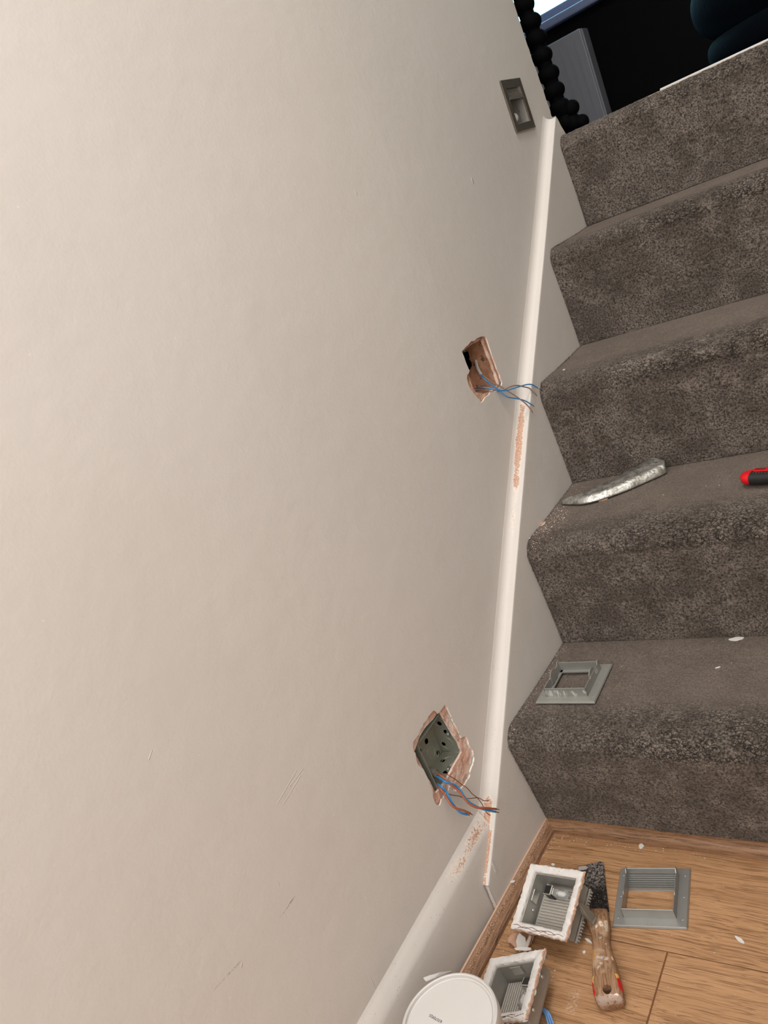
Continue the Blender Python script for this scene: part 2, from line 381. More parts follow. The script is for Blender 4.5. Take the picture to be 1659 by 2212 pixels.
def reveal(mb, poly, d0, d1, mi=0):
    n = len(poly); mb.add([(bend(y) - PW - d0, y, z) for y, z in poly] + [(bend(y) - PW - d1, y, z) for y, z in poly], [(i, (i + 1) % n, n + (i + 1) % n, n + i) for i in range(n)], mi)
we = WEND; n = len(we)
mb.add([(-PW, y, z) for y, z in we] + [(-PW - .11, .93, z) for y, z in we], [(i, i + 1, n + i + 1, n + i) for i in range(n - 1)])
mb.add([(-.13, -2.5, 0), (-.13, .93, 0), (-.13, .93, 3), (-.13, -2.5, 3)], [(0, 1, 2, 3)])
wall = struct(mb.build('wall_left', [M_WALL], smooth=False, fix=False))
# every child of the wall: the broken edge, the exposed plaster and the cavity
def shrink(poly, d):               # pull a contour towards its centroid
    cy = sum(p[0] for p in poly) / len(poly); cz = sum(p[1] for p in poly) / len(poly)
    return [(p[0] + (cy - p[0]) * d, p[1] + (cz - p[1]) * d) for p in poly]
def exposed(poly, cav, mat, seed, d=.0028):
    random.seed(seed); inner = shrink(poly, .010)
    mb = MB(); n = len(poly)
    a = [(bend(y) - PW, y, z) for y, z in poly]; b = [(bend(y) - PW - d * .75, y, z) for y, z in inner]
    mb.add(a + b, [(i, (i + 1) % n, n + (i + 1) % n, n + i) for i in range(n)], 1)
    V, F = flatmesh(inner, [cav], .0022, .0006)
    P = np.array([(0, y, z) for y, z in V]); nz = vnoise(P, 110, seed) * .6 + vnoise(P, 300, seed + 1) * .4
    cavn = np.array(cav)
    dist = np.array([np.min(np.hypot(*(cavn - np.array(v)).T)) for v in V])
    dep = d + nz * .0011 + np.exp(-dist / .003) * .0015
    mb.add([(bend(v[0]) - PW - dp, v[0], v[1]) for v, dp in zip(V, dep)], F, 0)
    return mb.build('exposed_plaster', [mat, M_REV], wall, fix=False)
def fitcav(cav, poly): return [p for p in cav]
c1 = [p for p in c1]; 
exposed(h1, shrink(c1, .012), M_PLAS, 3)
exposed(h2, shrink(c2, .012), M_PLAS2, 5)
mb = MB(); reveal(mb, shrink(c1, .012), .003, .0066); mb.build('plaster_reveal', [M_REV], wall, fix=False)
mb = MB(); reveal(mb, rc, .0, .06); mb.build('light_recess', [M_BRICK], wall, fix=False)
# upper hole: deep rough cavity, a flat black patch painting in the dark gap
cv = shrink(c2, .012); D2 = .042
rings = []; m_ = len(cv); dense = []
for i in range(m_):
    for t in (0, .25, .5, .75):
        dense.append((cv[i][0] + (cv[(i + 1) % m_][0] - cv[i][0]) * t, cv[i][1] + (cv[(i + 1) % m_][1] - cv[i][1]) * t))
mb = MB(); nd = len(dense); vs = []
for j in range(9):
    dd = .003 + (D2 - .003) * j / 8; r_ = shrink(dense, -.05 * math.sin(PI * j / 8) if j else 0)
    P = np.array([(dd, y, z) for y, z in r_]); q = vnoise(P, 140, 9) * (.0022 if j else 0)
    cyz = np.mean(np.array(r_), 0)
    for (y, z), e in zip(r_, q):
        v_ = np.array([y, z]) - cyz; v_ = v_ / np.linalg.norm(v_); vs.append((bend(y) - PW - dd, y + v_[0] * e, z + v_[1] * e))
mb.add(vs, [(j * nd + i, j * nd + (i + 1) % nd, (j + 1) * nd + (i + 1) % nd, (j + 1) * nd + i) for j in range(8) for i in range(nd)]); mb.m = [1 if q < nd else 0 for q in range(len(mb.f))]
back = [(v[1], v[2]) for v in vs[-nd:]]
y0 = min(p[0] for p in cv); z1 = max(p[1] for p in cv)
vp = [tuple(un(Z3(*p), 0, -PW - D2)[1:]) for p in [(345,345),(392,330),(405,400),(440,450),(438,500),(410,545),(385,500),(360,430)]]
vp = [p for p in vp if inside(p, back)]
V, F = flatmesh(back, [], .004, .001)
P = np.array([(0, y, z) for y, z in V]); e = vnoise(P, 120, 4) * .002
mb.add([(bend(v[0]) - PW - D2 - q, v[0], v[1]) for v, q in zip(V, e)], F)
mb.build('cavity', [M_BRICK, M_REV], wall, auto=.9, fix=False)
mb = MB(); mb.prism([un(Z3(*p), 0, -PW - .036) for p in [(338,340),(365,335),(392,325),(400,350),(412,395),(405,420),(436,460),(440,500),(430,515),(418,540),(400,548),(386,500),(360,430)]], (-.004, 0, 0)); mb.build('gap_dark_patch', [M_PDARK], wall, fix=False)  # solid sheet before the cavity back, paints the dark of an opening

# ------------------------------------------------------------------ rest of the room
def slab(name, a, b, m): mb = MB(); mb.box(a, b); return struct(mb.build(name, [m]))
slab('wall_right', (1.02, -2.5, 0), (1.12, .93, 3), M_ROOM)
slab('wall_back', (-.3, -2.6, 0), (1.12, -2.5, 3), M_ROOM)
slab('ceiling', (-2.4, -2.6, 3.0), (2.4, 3.2, 3.1), M_CEIL)
# room beyond the top of the stairs
slab('wall_landing', (-2.3, .93, .6), (-.13, .99, 3), M_DARK)
slab('wall_landing_right', (1.12, .87, .6), (2.3, .93, 3), M_DARK)
slab('wall_room_left', (-2.4, .93, .6), (-2.3, 3.2, 3), M_DARK)
slab('wall_room_right', (2.3, .93, .6), (2.4, 3.2, 3), M_DARK)
FYW = 3.0
WX0, WX1, WZ0, WZ1 = -1.35, .35, 1.475, 2.6
mb = MB()
mb.box((-2.4, FYW, .6), (WX0, FYW + .25, 3)); mb.box((WX1, FYW, .6), (2.4, FYW + .25, 3)); mb.box((WX0, FYW, .6), (WX1, FYW + .25, WZ0)); mb.box((WX0, FYW, WZ1), (WX1, FYW + .25, 3))
struct(mb.build('wall_far', [M_DARK]))
struct_floor2 = slab('floor_landing', (-2.3, .98, .85), (2.3, 3.0, .94), plain('dark_floor', (.02, .018, .016, 1), .7))
M_UPVC = plain('window_sky_tint', (.40, .46, .74, 1), .35)  # white frame coloured blue: sky light put into the base colour
win = struct(bpy.data.objects.new('window_1', None)); COL.objects.link(win)
mb = MB()
for (a, b) in (((WX0, FYW + .04, WZ0), (WX1, FYW + .11, WZ0 + .045)), ((WX0, FYW + .04, WZ1 - .06), (WX1, FYW + .11, WZ1)), ((WX0, FYW + .04, WZ0), (WX0 + .06, FYW + .11, WZ1)), ((WX1 - .06, FYW + .04, WZ0), (WX1, FYW + .11, WZ1))): mb.box(a, b)
mb.build('window_frame', [M_UPVC], win, bevel=.006)
mb = MB(); mb.box((WX0 - .05, FYW - .055, WZ0 - .032), (WX1 + .05, FYW + .05, WZ0)); mb.build('window_sill', [M_UPVC], win, bevel=.008)
k = NT('window_glass', .02); tr = k.n('ShaderNodeBsdfTransparent'); tr.inputs[0].default_value = (.95, 1, 1, 1); gl = k.n('ShaderNodeBsdfGlossy'); gl.inputs['Roughness'].default_value = .02; mx = k.n('ShaderNodeMixShader'); mx.inputs[0].default_value = .05
k.t.links.new(tr.outputs[0], mx.inputs[1]); k.t.links.new(gl.outputs[0], mx.inputs[2]); k.t.links.new(mx.outputs[0], k.t.nodes['Material Output'].inputs[0]); M_PANE = k.m
mb = MB(); mb.box((WX0 + .05, FYW + .07, WZ0 + .04), (WX1 - .05, FYW + .076, WZ1 - .05)); mb.build('window_pane', [M_PANE], win)
# radiator
rd = thing('radiator', 'white panel radiator on the black wall below the window', 'radiator', (-.9, FYW - .06, 1.0))
A_ = un((1252, 60), 1, FYW - .10); rx = A_[0]; rz = A_[2]
M_RAD = plain('radiator_enamel', (.46, .45, .50, 1), .4, var=.08, sc=20)
mb = MB(); mb.box((rx - .85, FYW - .10, .985), (rx, FYW - .088, rz))
o = mb.build('front_panel', [M_RAD], None, bevel=.006)
mb = MB()
for i in range(24): mb.box((rx - .82 + i * .034, FYW - .1025, 1.02), (rx - .805 + i * .034, FYW - .0995, rz - .035))
p2 = mb.build('convector_ribs', [M_RAD], None, bevel=.001)
mb = MB(); mb.box((rx - .004, FYW - .092, .99), (rx + .006, FYW - .02, rz - .004)); p3 = mb.build('side_panel', [M_RAD], None, bevel=.003)
mb = MB(); mb.box((rx - .85, FYW - .092, rz - .012), (rx, FYW - .02, rz - .002)); p4 = mb.build('top_grille', [M_RAD], None)
mb = MB(); mb.box((rx - .80, FYW - .03, 1.05), (rx - .77, FYW + .001, 1.30)); p5 = mb.build('bracket', [M_RAD], None)
mb = MB(); mb.box((rx - .12, FYW - .03, 1.05), (rx - .09, FYW + .001, 1.30)); p6 = mb.build('bracket', [M_RAD], None)
for q in (o, p2, p3, p4, p5, p6): q.parent = rd; q.matrix_parent_inverse = Matrix.Translation((.9, -(FYW - .06), -1.0))
# black bobbin post
M_BOB = plain('black_lacquer', (.0015, .0015, .002, 1), .8, spec=.06)
bb = thing('bobbin_post', 'black bobbin-turned post at the top of the stairs past the wall end', 'post', (-.05, 1.06, .95))
YB = 1.06
def addp(mb, name, mats, root, **kw):
    o = mb.build(name, mats, None, **kw); o.parent = root; o.matrix_parent_inverse = Matrix.Translation(-root.location); return o
bp = [un(q, 1, YB) for q in [(1131, 13), (1146, 49), (1158, 85), (1170, 122), (1185, 161), (1197, 197)]]
dz = (bp[0] - bp[5]) / 5
mb = MB()
for i in range(-24, 8):
    P = bp[0] - dz * i if i < 0 or i > 5 else bp[i]
    P = (bp[0] + dz * (-i)) if i < 0 else (bp[i] if i < 6 else bp[5] - dz * (i - 5))
    if P[2] < .955 or P[2] > 1.95: continue
    mb.ball(tuple(P), .0235, 24, sc=(1, 1, .82))
mb.tube([(bp[5][0], YB, .94), tuple(bp[5]), tuple(bp[0]), (bp[0][0], YB, 1.97)], .016, 16)
addp(mb, 'turned_column', [M_BOB], bb, smooth=True)
for row in ([(1214, 236, .021), (1235, 233, .0165)], [(1222, 262, .020), (1240, 266, .019), (1257, 263, .0155)]):
    mb = MB(); ps = []
    for x, y, r in row: P = un((x, y), 1, YB); ps.append(tuple(P)); mb.ball(tuple(P), r, 24)
    mb.tube([tuple(un((1207, 240 if len(row) == 2 else 268), 1, YB))] + ps, .012, 12)
    addp(mb, 'turned_rail', [M_BOB], bb, smooth=True)
# channelled velvet chair
k = NT('navy_velvet', .8, 0, .1); k.color((.0006, .0014, .003, 1)); k.b.inputs['Sheen Weight'].default_value = .05; k.b.inputs['Sheen Tint'].default_value = (.25, .5, .8, 1); k.bump(k.noise(80), .001); M_VEL = k.m
ch = thing('tub_chair', 'dark blue velvet tub chair with horizontal channels in the far room', 'armchair', (.55, 2.1, .95))
YC = 2.1; edge = [un(q, 1, YC) for q in [(1502, 45), (1511, 70), (1518, 95), (1524, 120), (1530, 140)]]
cxc = .55; mb = MB(); zt = edge[0][2]; 
rad0 = cxc - edge[0][0]; prof = []
levels = [(edge[0][2], rad0, .075), (edge[1][2] - .02, cxc - edge[1][0], .042), (edge[2][2] - .02, cxc - edge[2][0], .042), (edge[3][2] - .02, cxc - edge[3][0], .042)]
zc = edge[0][2]; zz = [zc]; 
tiers = [(zc + .0, .085, rad0)]
z_ = zc - .085
for i in range(7):
    hh = .040; tiers.append((z_ - hh + .004, hh, rad0 - .016 - .012 * min(i, 4))); z_ -= hh * 2 - .008
for i, (z, hh, r) in enumerate(tiers):
    if z - hh < .95: break
    mb = MB(); pr_ = []
    for t in range(17):
        a = -PI / 2 + PI * t / 16; pr_.append((max(r - hh * .9 + math.cos(a) * hh * .9, 0.01), z + math.sin(a) * hh))
    if i == 0: pr_ += [(r * .55, z + hh * 1.25), (.01, z + hh * 1.3)]
    else: pr_ += [(.01, z + hh)]
    mb.lathe([(.01, z - hh)] + pr_, 48, (cxc, YC, 0)); addp(mb, 'padded_channel', [M_VEL], ch, smooth=True)
zb = tiers[i - 1][0] - tiers[i - 1][1] if z - hh < .95 else z - hh
mb = MB(); mb.lathe([(.2, .94), (.2, zb + .02)], 32, (cxc, YC, 0)); addp(mb, 'base', [M_BOB], ch, smooth=False)

# ------------------------------------------------------------------ floor of planks
SY, SX = -.1638, .2163
mb = MB(); pl = [(-.2, .2155 if False else 1.02, SY + .0006, .03), (-.2, SX - .0009, -2.5, SY - .0006), (SX + .0009, 1.02, SY - .19, SY - .0006), (SX + .0009, 1.02, -2.5, SY - .1912)]
fl = []
for i, (x0, x1, y0, y1) in enumerate(pl): mb.box((x0, y0, -.008), (x1, y1, 0)); fl += [i * 1.3] * 6
mb.box((-.2, -2.5, -.02), (1.02, .03, -.0018), 1); fl += [0] * 6
floor = mb.build('floor', [M_FLOOR, M_SEAM], bevel=.0005, seg=1, fix=False); struct(floor)
at = floor.data.attributes.new('pid', 'FLOAT', 'FACE'); at.data.foreach_set('value', fl)
# oak beading: concave strip along the wall and along the foot of the stairs, mitred
def bead_section(wd, hg, n=10):    # (out, up)
    pts = [(0, hg), (wd * .16, hg)]
    for i in range(n + 1):
        a = PI / 2 * i / n; pts.append((wd * .16 + wd * .74 * (1 - math.cos(a)), hg - (hg * .74) * math.sin(a)))
    pts += [(wd * .96, hg * .10), (wd, 0), (0, 0)]
    return pts
BW, BH = .0135, .0165
IY = .0078; OY = IY - BW - .0005
def bead(name, mat, path, nrm, dustf):
    rings = []
    for p, q in path:
        g_ = .0019 * sm(0, .10, -p[1]) + .0022 * sm(.1, .3, -p[1]); rings.append([(p[0] + q[0] * a, p[1] + q[1] * a, b) for a, b in bead_section(BW + g_, BH + g_ * .6)])
    mb = MB(); mb.loft(rings)
    o = mb.build(name, mat, None, auto=.7); me = o.data
    at = me.attributes.new('dust', 'FLOAT', 'POINT'); at.data.foreach_set('value', [dustf(v.co) for v in me.vertices])
    return struct(o)
pa = [((bend(IY) + .0002, IY), (1, -1.06))]
for y in np.arange(-.03, -2.4, -.03): pa.append(((bend(y) + .0002 - .0006 * 0, y), (1, 0)))
bead('trim_1', [M_BEADY], pa, None, lambda c: max(0, min(1, .35 + (c.z - .006) * 55 - (c.x - bend(c.y)) * 30)) * (1 if c.y > -.5 else .3))
pa = [((bend(IY) + .0002, IY), (1, -1.06))] + [((x, IY), (0, -1.06)) for x in np.arange(.03, 1.03, .05)]
bead('trim_2', [M_BEADX], pa, None, lambda c: .25)

# ------------------------------------------------------------------ skirting board of the hall
SK = .0082
def sk_top(y): return np.interp(y, [-2.5, -.5, -.3, -.165, -.10], [.083, .088, .0995, .1075, .112])
mb = MB(); rings = []
ys = [-.10, -.13, -.155, -.1655] + list(np.arange(-.18, -2.5, -.02))
for y in ys:
    t = sk_top(y); b = bend(y); x1 = -SK
    sec = [(-PW - .001, t + .017), (-PW + .0005, t + .0135), (-PW + .0016, t + .011), (-PW + .0030, t + .0085)]
    for i in range(6):
        a = i / 5; sec.append((-PW + .0030 + (x1 - .0022 + PW - .0030) * a, t + .0085 - .0135 * a ** 1.15))
    sec += [(x1 - .0009, t - .0085), (x1 - .0002, t - .0125)]
    sec += [(x1, t - .03), (x1, .0), (-PW - .002, 0)]
    rings.append([(b + u, y, v) for u, v in sec])
mb.loft(rings)
sk = mb.build('baseboard_left', [M_STR], None, auto=1.2); struct(sk)
def chipattr(o, fn, sp):
    me = o.data; a = me.attributes.new('chip', 'FLOAT', 'POINT'); a.data.foreach_set('value', [fn(v.co) for v in me.vertices])
    a = me.attributes.new('speck', 'FLOAT', 'POINT'); a.data.foreach_set('value', [sp(v.co) for v in me.vertices])
chipattr(sk, lambda c: (.50 * sm(-.28, -.15, c.y)) * sm(-.013, -.005, -(abs(c.z - sk_top(c.y) - .003))), lambda c: sm(-.7, -.15, c.y) * sm(-.022, -.008, -abs(c.z - sk_top(c.y))))

# ------------------------------------------------------------------ staircase
st = thing('staircase', 'straight flight of stairs in worn taupe carpet with pale painted stringer', 'staircase')
TPX = [(1198.9,267.5),(1195,308.5),(1189.8,368.8),(1186.5,420),(1180,500),(1167.6,628),(1151.6,793),(1142.6,889),(1133.8,1000),(1127,1090),(1121,1152),(1114.5,1217),(1108.7,1311),(1100.5,1400),(1092,1500),(1085.7,1600),(1075.5,1688),(1070,1774),(1064.6,1813),(1058.6,1879),(1055,1909)]
TP = np.array([onwall(q, 0)[1:] for q in TPX])[::-1]; TC = np.polyfit(TP[:, 0], TP[:, 1], 5)
TY = list(np.linspace(-.1607, .8729, 60)); TZ = list(np.polyval(TC, TY))
def s_top(y): return float(np.interp(y, TY, TZ)) if y <= .8729 else TZ[-1] + (y - .8729) * .84
ys = list(np.arange(-.1607, .9, .004)) + [.9]
rings = []; nrmv = (-.649, .761)   # in-plane normal (y,z) of the pitch
for y in ys:
    z = s_top(y)
    if y > .888: z -= (y - .888) ** 2 * 12
    b = 0; sec = []
    k0 = sm(-.165, -.12, y); hf = .014 * (.35 + .65 * k0)
    sec.append((-PW - .001, hf + .002))
    for i in range(8):
        a = PI / 2 * i / 7; sec.append((-PW + .0002 + .012 * (1 - math.cos(a)), hf * (1 - math.sin(a))))
    sec.append((-.0045, -.0002))
    for i in range(5):
        a = PI / 2 * i / 4; sec.append((-.0022 + .0022 * math.sin(a), -.0022 * (1 - math.cos(a))))
    ring = []
    for u, v in sec:
        yy = y + nrmv[0] * v; zz_ = z + nrmv[1] * v; ring.append((bend(yy) + u, yy, max(zz_, 0)))
    for dz_ in (.006, .03, .08, .14, .22, .30):
        ring.append((bend(y), y, max(z - .0022 - dz_, 0.0)))
    rings.append(ring)
# closing face at the foot and at the head
mb = MB(); mb.loft(rings, close=False)
r0 = rings[0]; mb.add([(bend(-.1607) - .008, -.1612, .0)] + [(p[0], p[1] - .0005, p[2]) for p in r0[9:]], [tuple(range(len(r0[9:]) + 1))])
yz = [(.9, s_top(.9)), (.906, .975), (.912, .962), (.928, .94), (.94, .90), (.94, .60), (.9, .60)]
mb.add([(0, a, b) for a, b in yz], [tuple(range(len(yz)))])
mb.add([(0, a, b) for a, b in yz[:6]] + [(-PW - .002, a, b) for a, b in yz[:6]], [(i, i + 1, 7 + i, 6 + i) for i in range(5)])
sg = mb.build('stringer', [M_STR], st, auto=.9, fix=False)
def chipf(c):
    if not (-.021 < c.x - bend(c.y) < .0005): return 0
    u = c.x - bend(c.y); s_ = sm(-.0205, -.015, u) * (1 - (sm(-.010, -.004, u) if c.y > -.105 else sm(-.005, -.001, u)))
    y = c.y; v = 0
    v = max(v, .70 * (1 - sm(.385, .405, y)) * sm(.10, .33, y)) if .08 < y < .42 else v
    if y < -.07: v = max(v, .74 * (1 - sm(-.082, -.066, y)))
    return v * s_
chipattr(sg, chipf, lambda c: (.6 if c.x - bend(c.y) < -.002 and c.y < .35 else .0))
mb = MB(); mb.tube(smoothline([onwall(q, .0004) for q in [(1061.5, 1860), (1066, 1868), (1071, 1878), (1073.5, 1884), (1070.5, 1883), (1067, 1874), (1063, 1866)]], 5), .0007, 6); mb.build('paint_drip', [M_WHITE], st, smooth=True)
# carpeted steps
def profile(k):                    # (y, z, wear, crack), from crease to crease; k = 1..5
    yb, zb = (k - 1) * G, (k - 1) * RS; P = []
    if k == 1: zb0 = .0
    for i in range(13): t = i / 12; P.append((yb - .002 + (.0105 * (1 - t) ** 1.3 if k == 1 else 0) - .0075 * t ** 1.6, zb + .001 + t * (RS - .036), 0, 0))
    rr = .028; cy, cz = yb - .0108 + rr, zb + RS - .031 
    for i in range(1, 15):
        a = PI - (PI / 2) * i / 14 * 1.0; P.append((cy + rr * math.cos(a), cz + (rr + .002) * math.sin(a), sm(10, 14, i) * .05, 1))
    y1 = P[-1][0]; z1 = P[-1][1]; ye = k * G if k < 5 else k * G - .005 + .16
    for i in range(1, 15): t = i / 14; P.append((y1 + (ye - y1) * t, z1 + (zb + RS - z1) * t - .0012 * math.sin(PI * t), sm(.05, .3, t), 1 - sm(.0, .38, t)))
    if k == 5: P = [(y, z - .0072 * sm(RS - .06, RS - .02, z - zb), a, b) for y, z, a, b in P]
    return P
def resample(P, d):
    P = np.array(P); s_ = np.r_[0, np.cumsum(np.hypot(*np.diff(P[:, :2], axis=0).T))]; n = int(s_[-1] / d) + 2; q = np.linspace(0, s_[-1], n)
    return np.stack([np.interp(q, s_, P[:, i]) for i in range(P.shape[1])], 1)
XS = np.r_[np.arange(0, .44, .0018), np.arange(.44, 1.021, .02)]
def surf_z(k, y):
    P = np.array(profile(k)); i = int(np.argmin(P[:, 0])); Q = P[i:]; return float(np.interp(y, Q[:, 0], Q[:, 1]))
for k in range(1, 6):
    P = resample(profile(k), .0018); n, m = len(P), len(XS)
    T = np.gradient(P[:, :2], axis=0); T /= np.linalg.norm(T, axis=1)[:, None]; N = np.stack([-T[:, 1], T[:, 0]], 1)
    bx = np.array([bend(y) for y in P[:, 0]])
    X = np.repeat(XS[None, :], n, 0) + (bx + .0005)[:, None] * np.clip(1 - XS[None, :] / .3, 0, 1); Y = np.repeat(P[:, 0][:, None], m, 1); Zz = np.repeat(P[:, 1][:, None], m, 1)
    pts = np.stack([X.ravel(), Y.ravel(), Zz.ravel()], 1)
    wr = np.repeat(P[:, 2][:, None], m, 1).ravel(); ck = np.repeat(P[:, 3][:, None], m, 1).ravel() * np.clip(.25 + (X.ravel() - .05) / .22, .25, 1)
    d = vnoise(pts, 260, 1) * .00075 + vnoise(pts, 560, 2) * .0005 + vnoise(pts, 14, 3) * .0013
    d *= (1 - .45 * wr)
    ej = np.clip(1 - X.ravel() / .004, 0, 1)
    pts[:, 0] += ej * 0 ; 
    pts[:, 1] += np.repeat(N[:, 0][:, None], m, 1).ravel() * d; pts[:, 2] += np.repeat(N[:, 1][:, None], m, 1).ravel() * d
    idx = np.arange(n * m).reshape(n, m); F = np.stack([idx[:-1, :-1], idx[:-1, 1:], idx[1:, 1:], idx[1:, :-1]], -1).reshape(-1, 4)
    me = bpy.data.meshes.new('carpeted_step'); me.from_pydata(pts.tolist(), [], F.tolist()); me.update()
    for nm, val in (('wear_light', wr), ('crack', ck)): a = me.attributes.new(nm, 'FLOAT', 'POINT'); a.data.foreach_set('value', val.astype(np.float32))
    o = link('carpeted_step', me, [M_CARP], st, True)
    # loose pile standing up along the cut edge against the stringer
    mb = MB(); r2 = random.Random(k)
    Q = resample(profile(k), .0011)
    for i in range(1, len(Q) - 1):
        for _ in range(2):
            y, z = Q[i][0], Q[i][1]; ty, tz = Q[i + 1][0] - Q[i - 1][0], Q[i + 1][1] - Q[i - 1][1]; l = math.hypot(ty, tz); ny, nz_ = -tz / l, ty / l
            x0 = bend(y) + r2.uniform(.0003, .004); h_ = r2.uniform(.0008, .0026) * (1.8 if r2.random() < .04 else 1); lx = r2.uniform(-.0008, .001); la = r2.uniform(-.0014, .0014); wd = r2.uniform(.00025, .0005)
            tip = (x0 + lx, y + ny * h_ + ty / l * la, z + nz_ * h_ + tz / l * la)
            mb.add([(x0 - wd, y - ny * .001, z - nz_ * .001), (x0 + wd, y - ny * .001, z - nz_ * .001), (x0, y + ty / l * wd * 1.6 - ny * .001, z + tz / l * wd * 1.6 - nz_ * .001), tip], [(0, 1, 3), (1, 2, 3), (2, 0, 3)])
    fr = mb.build('frayed_pile', [M_CARP], o, fix=False); fr['kind'] = 'stuff'
# solid carcass under the carpet and the pale nosing strip of the landing
mb = MB()
for k in range(1, 6):
    ye = (k * G if k < 5 else 1.04); mb.box((.002, (k - 1) * G + .012, max((k - 2) * RS, .0) + .0), (1.019, ye + .011, k * RS - .008))
mb.build('tread_board', [plain('pine', (.5, .38, .25, 1), .8)], st, bevel=.004)
TYy = 1.10; a_ = un((1369, 220), 1, TYy); b_ = un((1659, 83), 1, TYy); zt = (a_[2] + b_[2]) / 2 + .001
mb = MB(); mb.box((.15, TYy, .93), (1.02, TYy + .03, zt)); struct(mb.build('trim_3', [M_GLOSS], bevel=.002))

# ------------------------------------------------------------------ recessed light frames
def frame_parts(root, louvre, S=FW, plate_m=M_ALU, collar_m=M_ALU, front_m=None):
    h = S / 2; cm = .0135; ci = h - cm; hi = ci - .0015
    mb = MB(); t = .0032
    rr = [(h - .0, 0), (h, .001), (h - .0012, t), (ci - .001, t), (ci - .001, 0)]
    ring = []
    for r, z in rr + [rr[0]]: ring.append([(-r, -r, z), (r, -r, z), (r, r, z), (-r, r, z)])
    mb.loft(ring, caps=False); mb.build('face_plate', [plate_m], root, bevel=.0004, seg=1)
    H = .0175
    def wallp(a, b, poly):         # upright wall between two corners; poly = list of (t, z)
        mb = MB(); a = Vector(a); b = Vector(b); d = (b - a); nn = Vector((-d.y, d.x, 0)).normalized() * .0013
        P = [a + d * t_ + Vector((0, 0, z)) for t_, z in poly]; mb.prism(P, nn); return mb.build('collar_wall', [collar_m], root, bevel=.0003, seg=1)
    c = ci
    wallp((-c, -c, 0), (c, -c, 0), [(0, t * .9), (1, t * .9), (1, H), (.0, H)])
    wallp((c, c, 0), (-c, c, 0), [(0, t * .9), (1, t * .9), (1, H), (.0, H)])
    side = [(0, t * .9), (1, t * .9), (1, H + .003), (.93, H + .003), (.88, H - .001), (.62, H), (.58, H + .0), (.42, H), (.36, H - .002), (.34, H), (0, H)]
    wallp((c, -c, 0), (c, c, 0), side)
    wallp((-c, c, 0), (-c, -c, 0), [(1 - a, b) for a, b in side][::-1])
    for sx in (-1, 1):             # embossed pips
        for px_, py_ in ((sx * (h - .0065), -.034), (sx * (h - .0065), .0), (sx * (h - .0065), .034), (0, -(h - .0065) * sx)):
            mb = MB(); mb.lathe([(.0018, 0), (.0018, .0004), (.0014, .0006)], 14, (px_, py_, t)); mb.build('moulded_pip', [collar_m], root)
    if louvre:                     # ribbed louvre sloping in from the top side
        mb = MB(); prof = [(ci - .002, .0062)]; n = 7; y0 = ci - .002
        for i in range(n):
            ya = y0 - .020 * i / n; yb = y0 - .020 * (i + 1) / n; z0 = .0062 - .0055 * i / n; z1_ = .0062 - .0055 * (i + 1) / n
            prof += [(ya - .0004, z0 + .0014), (ya + (yb - ya) * .55, z0 + .0014), (ya + (yb - ya) * .7, z1_ - .0004), (yb, z1_ - .0004)]
        lo = [(y, z - .0014) for y, z in prof[::-1]]
        ring = [[(x, y, z) for y, z in prof + lo] for x in (-ci + .001, ci - .001)]
        mb.loft(ring); mb.build('ribbed_louvre', [collar_m], root)
        mb = MB(); mb.add([(-ci + .001, ci - .0022, .0055), (ci - .001, ci - .0022, .0055), (ci - .001, ci - .0022, H), (-ci + .001, ci - .0022, H)], [(0, 1, 2, 3)])
    else:
        mb = MB(); L = ci - .001
        for (a, b) in (((-L, -L), (L, -L + .006)), ((-L, L - .006), (L, L)), ((-L, -L), (-L + .004, L)), ((L - .004, -L), (L, L))): mb.box((a[0], a[1], .0018), (b[0], b[1], .0036))
        mb.build('inner_lip', [collar_m], root)
        for sx in (-1, 1):
            mb = MB(); P = []
            for i in range(9): a = PI * i / 8; P.append((sx * (c - .0015), math.cos(a) * .011 + .004, .0165 + math.sin(a) * .0075))
            P += [(sx * (c - .0015), -.011 + .004, .006), (sx * (c - .0015), .011 + .004, .006)]
            mb.prism(P, (-sx * .0012, 0, 0)); mb.build('clip_tab', [collar_m], root)
fr = thing('light_cover', 'square silver light frame lying face down on the oak floor with ribbed louvre', 'light cover', (.1787, -.0921, .0002)); fr.rotation_euler = (0, 0, .18)
frame_parts(fr, True)
fr = thing('light_cover', 'dusty grey square light frame lying on the lowest carpeted tread by the stringer', 'light cover', (.0618, .1057, RS + .0012)); fr.rotation_euler = (0, 0, .026)
k = NT('plaster_smeared_die_cast', .45, .4); f = k.noise(40, 4, .6); base = k.mix(k.math('MULTIPLY', f, .5), srgb(158, 158, 152), srgb(130, 130, 125)); stx = k.noise(420, 3, .6, v=k.mapping((1, 1, .1)))
for a, b, wd_ in (((-.028, -.034, .009), (-.012, -.034, .009), .007), ((-.006, -.034, .010), (-.003, -.034, .008), .006), ((.010, -.034, .010), (.014, -.034, .006), .004), ((.028, -.034, .012), (.031, -.034, .010), .003), ((.034, .015, .012), (.034, .020, .010), .005)):
    base = k.mix(k.math('MULTIPLY', k.math('MULTIPLY', k.stroke(a, b, wd_, .5), k.step(stx, .42, .58)), .8), base, srgb(222, 222, 220))
k.color(base); k.bump(f, .0005); M_SMR = k.m
frame_parts(fr, False, plate_m=M_SMR, collar_m=M_SMR)
fr_t = fr
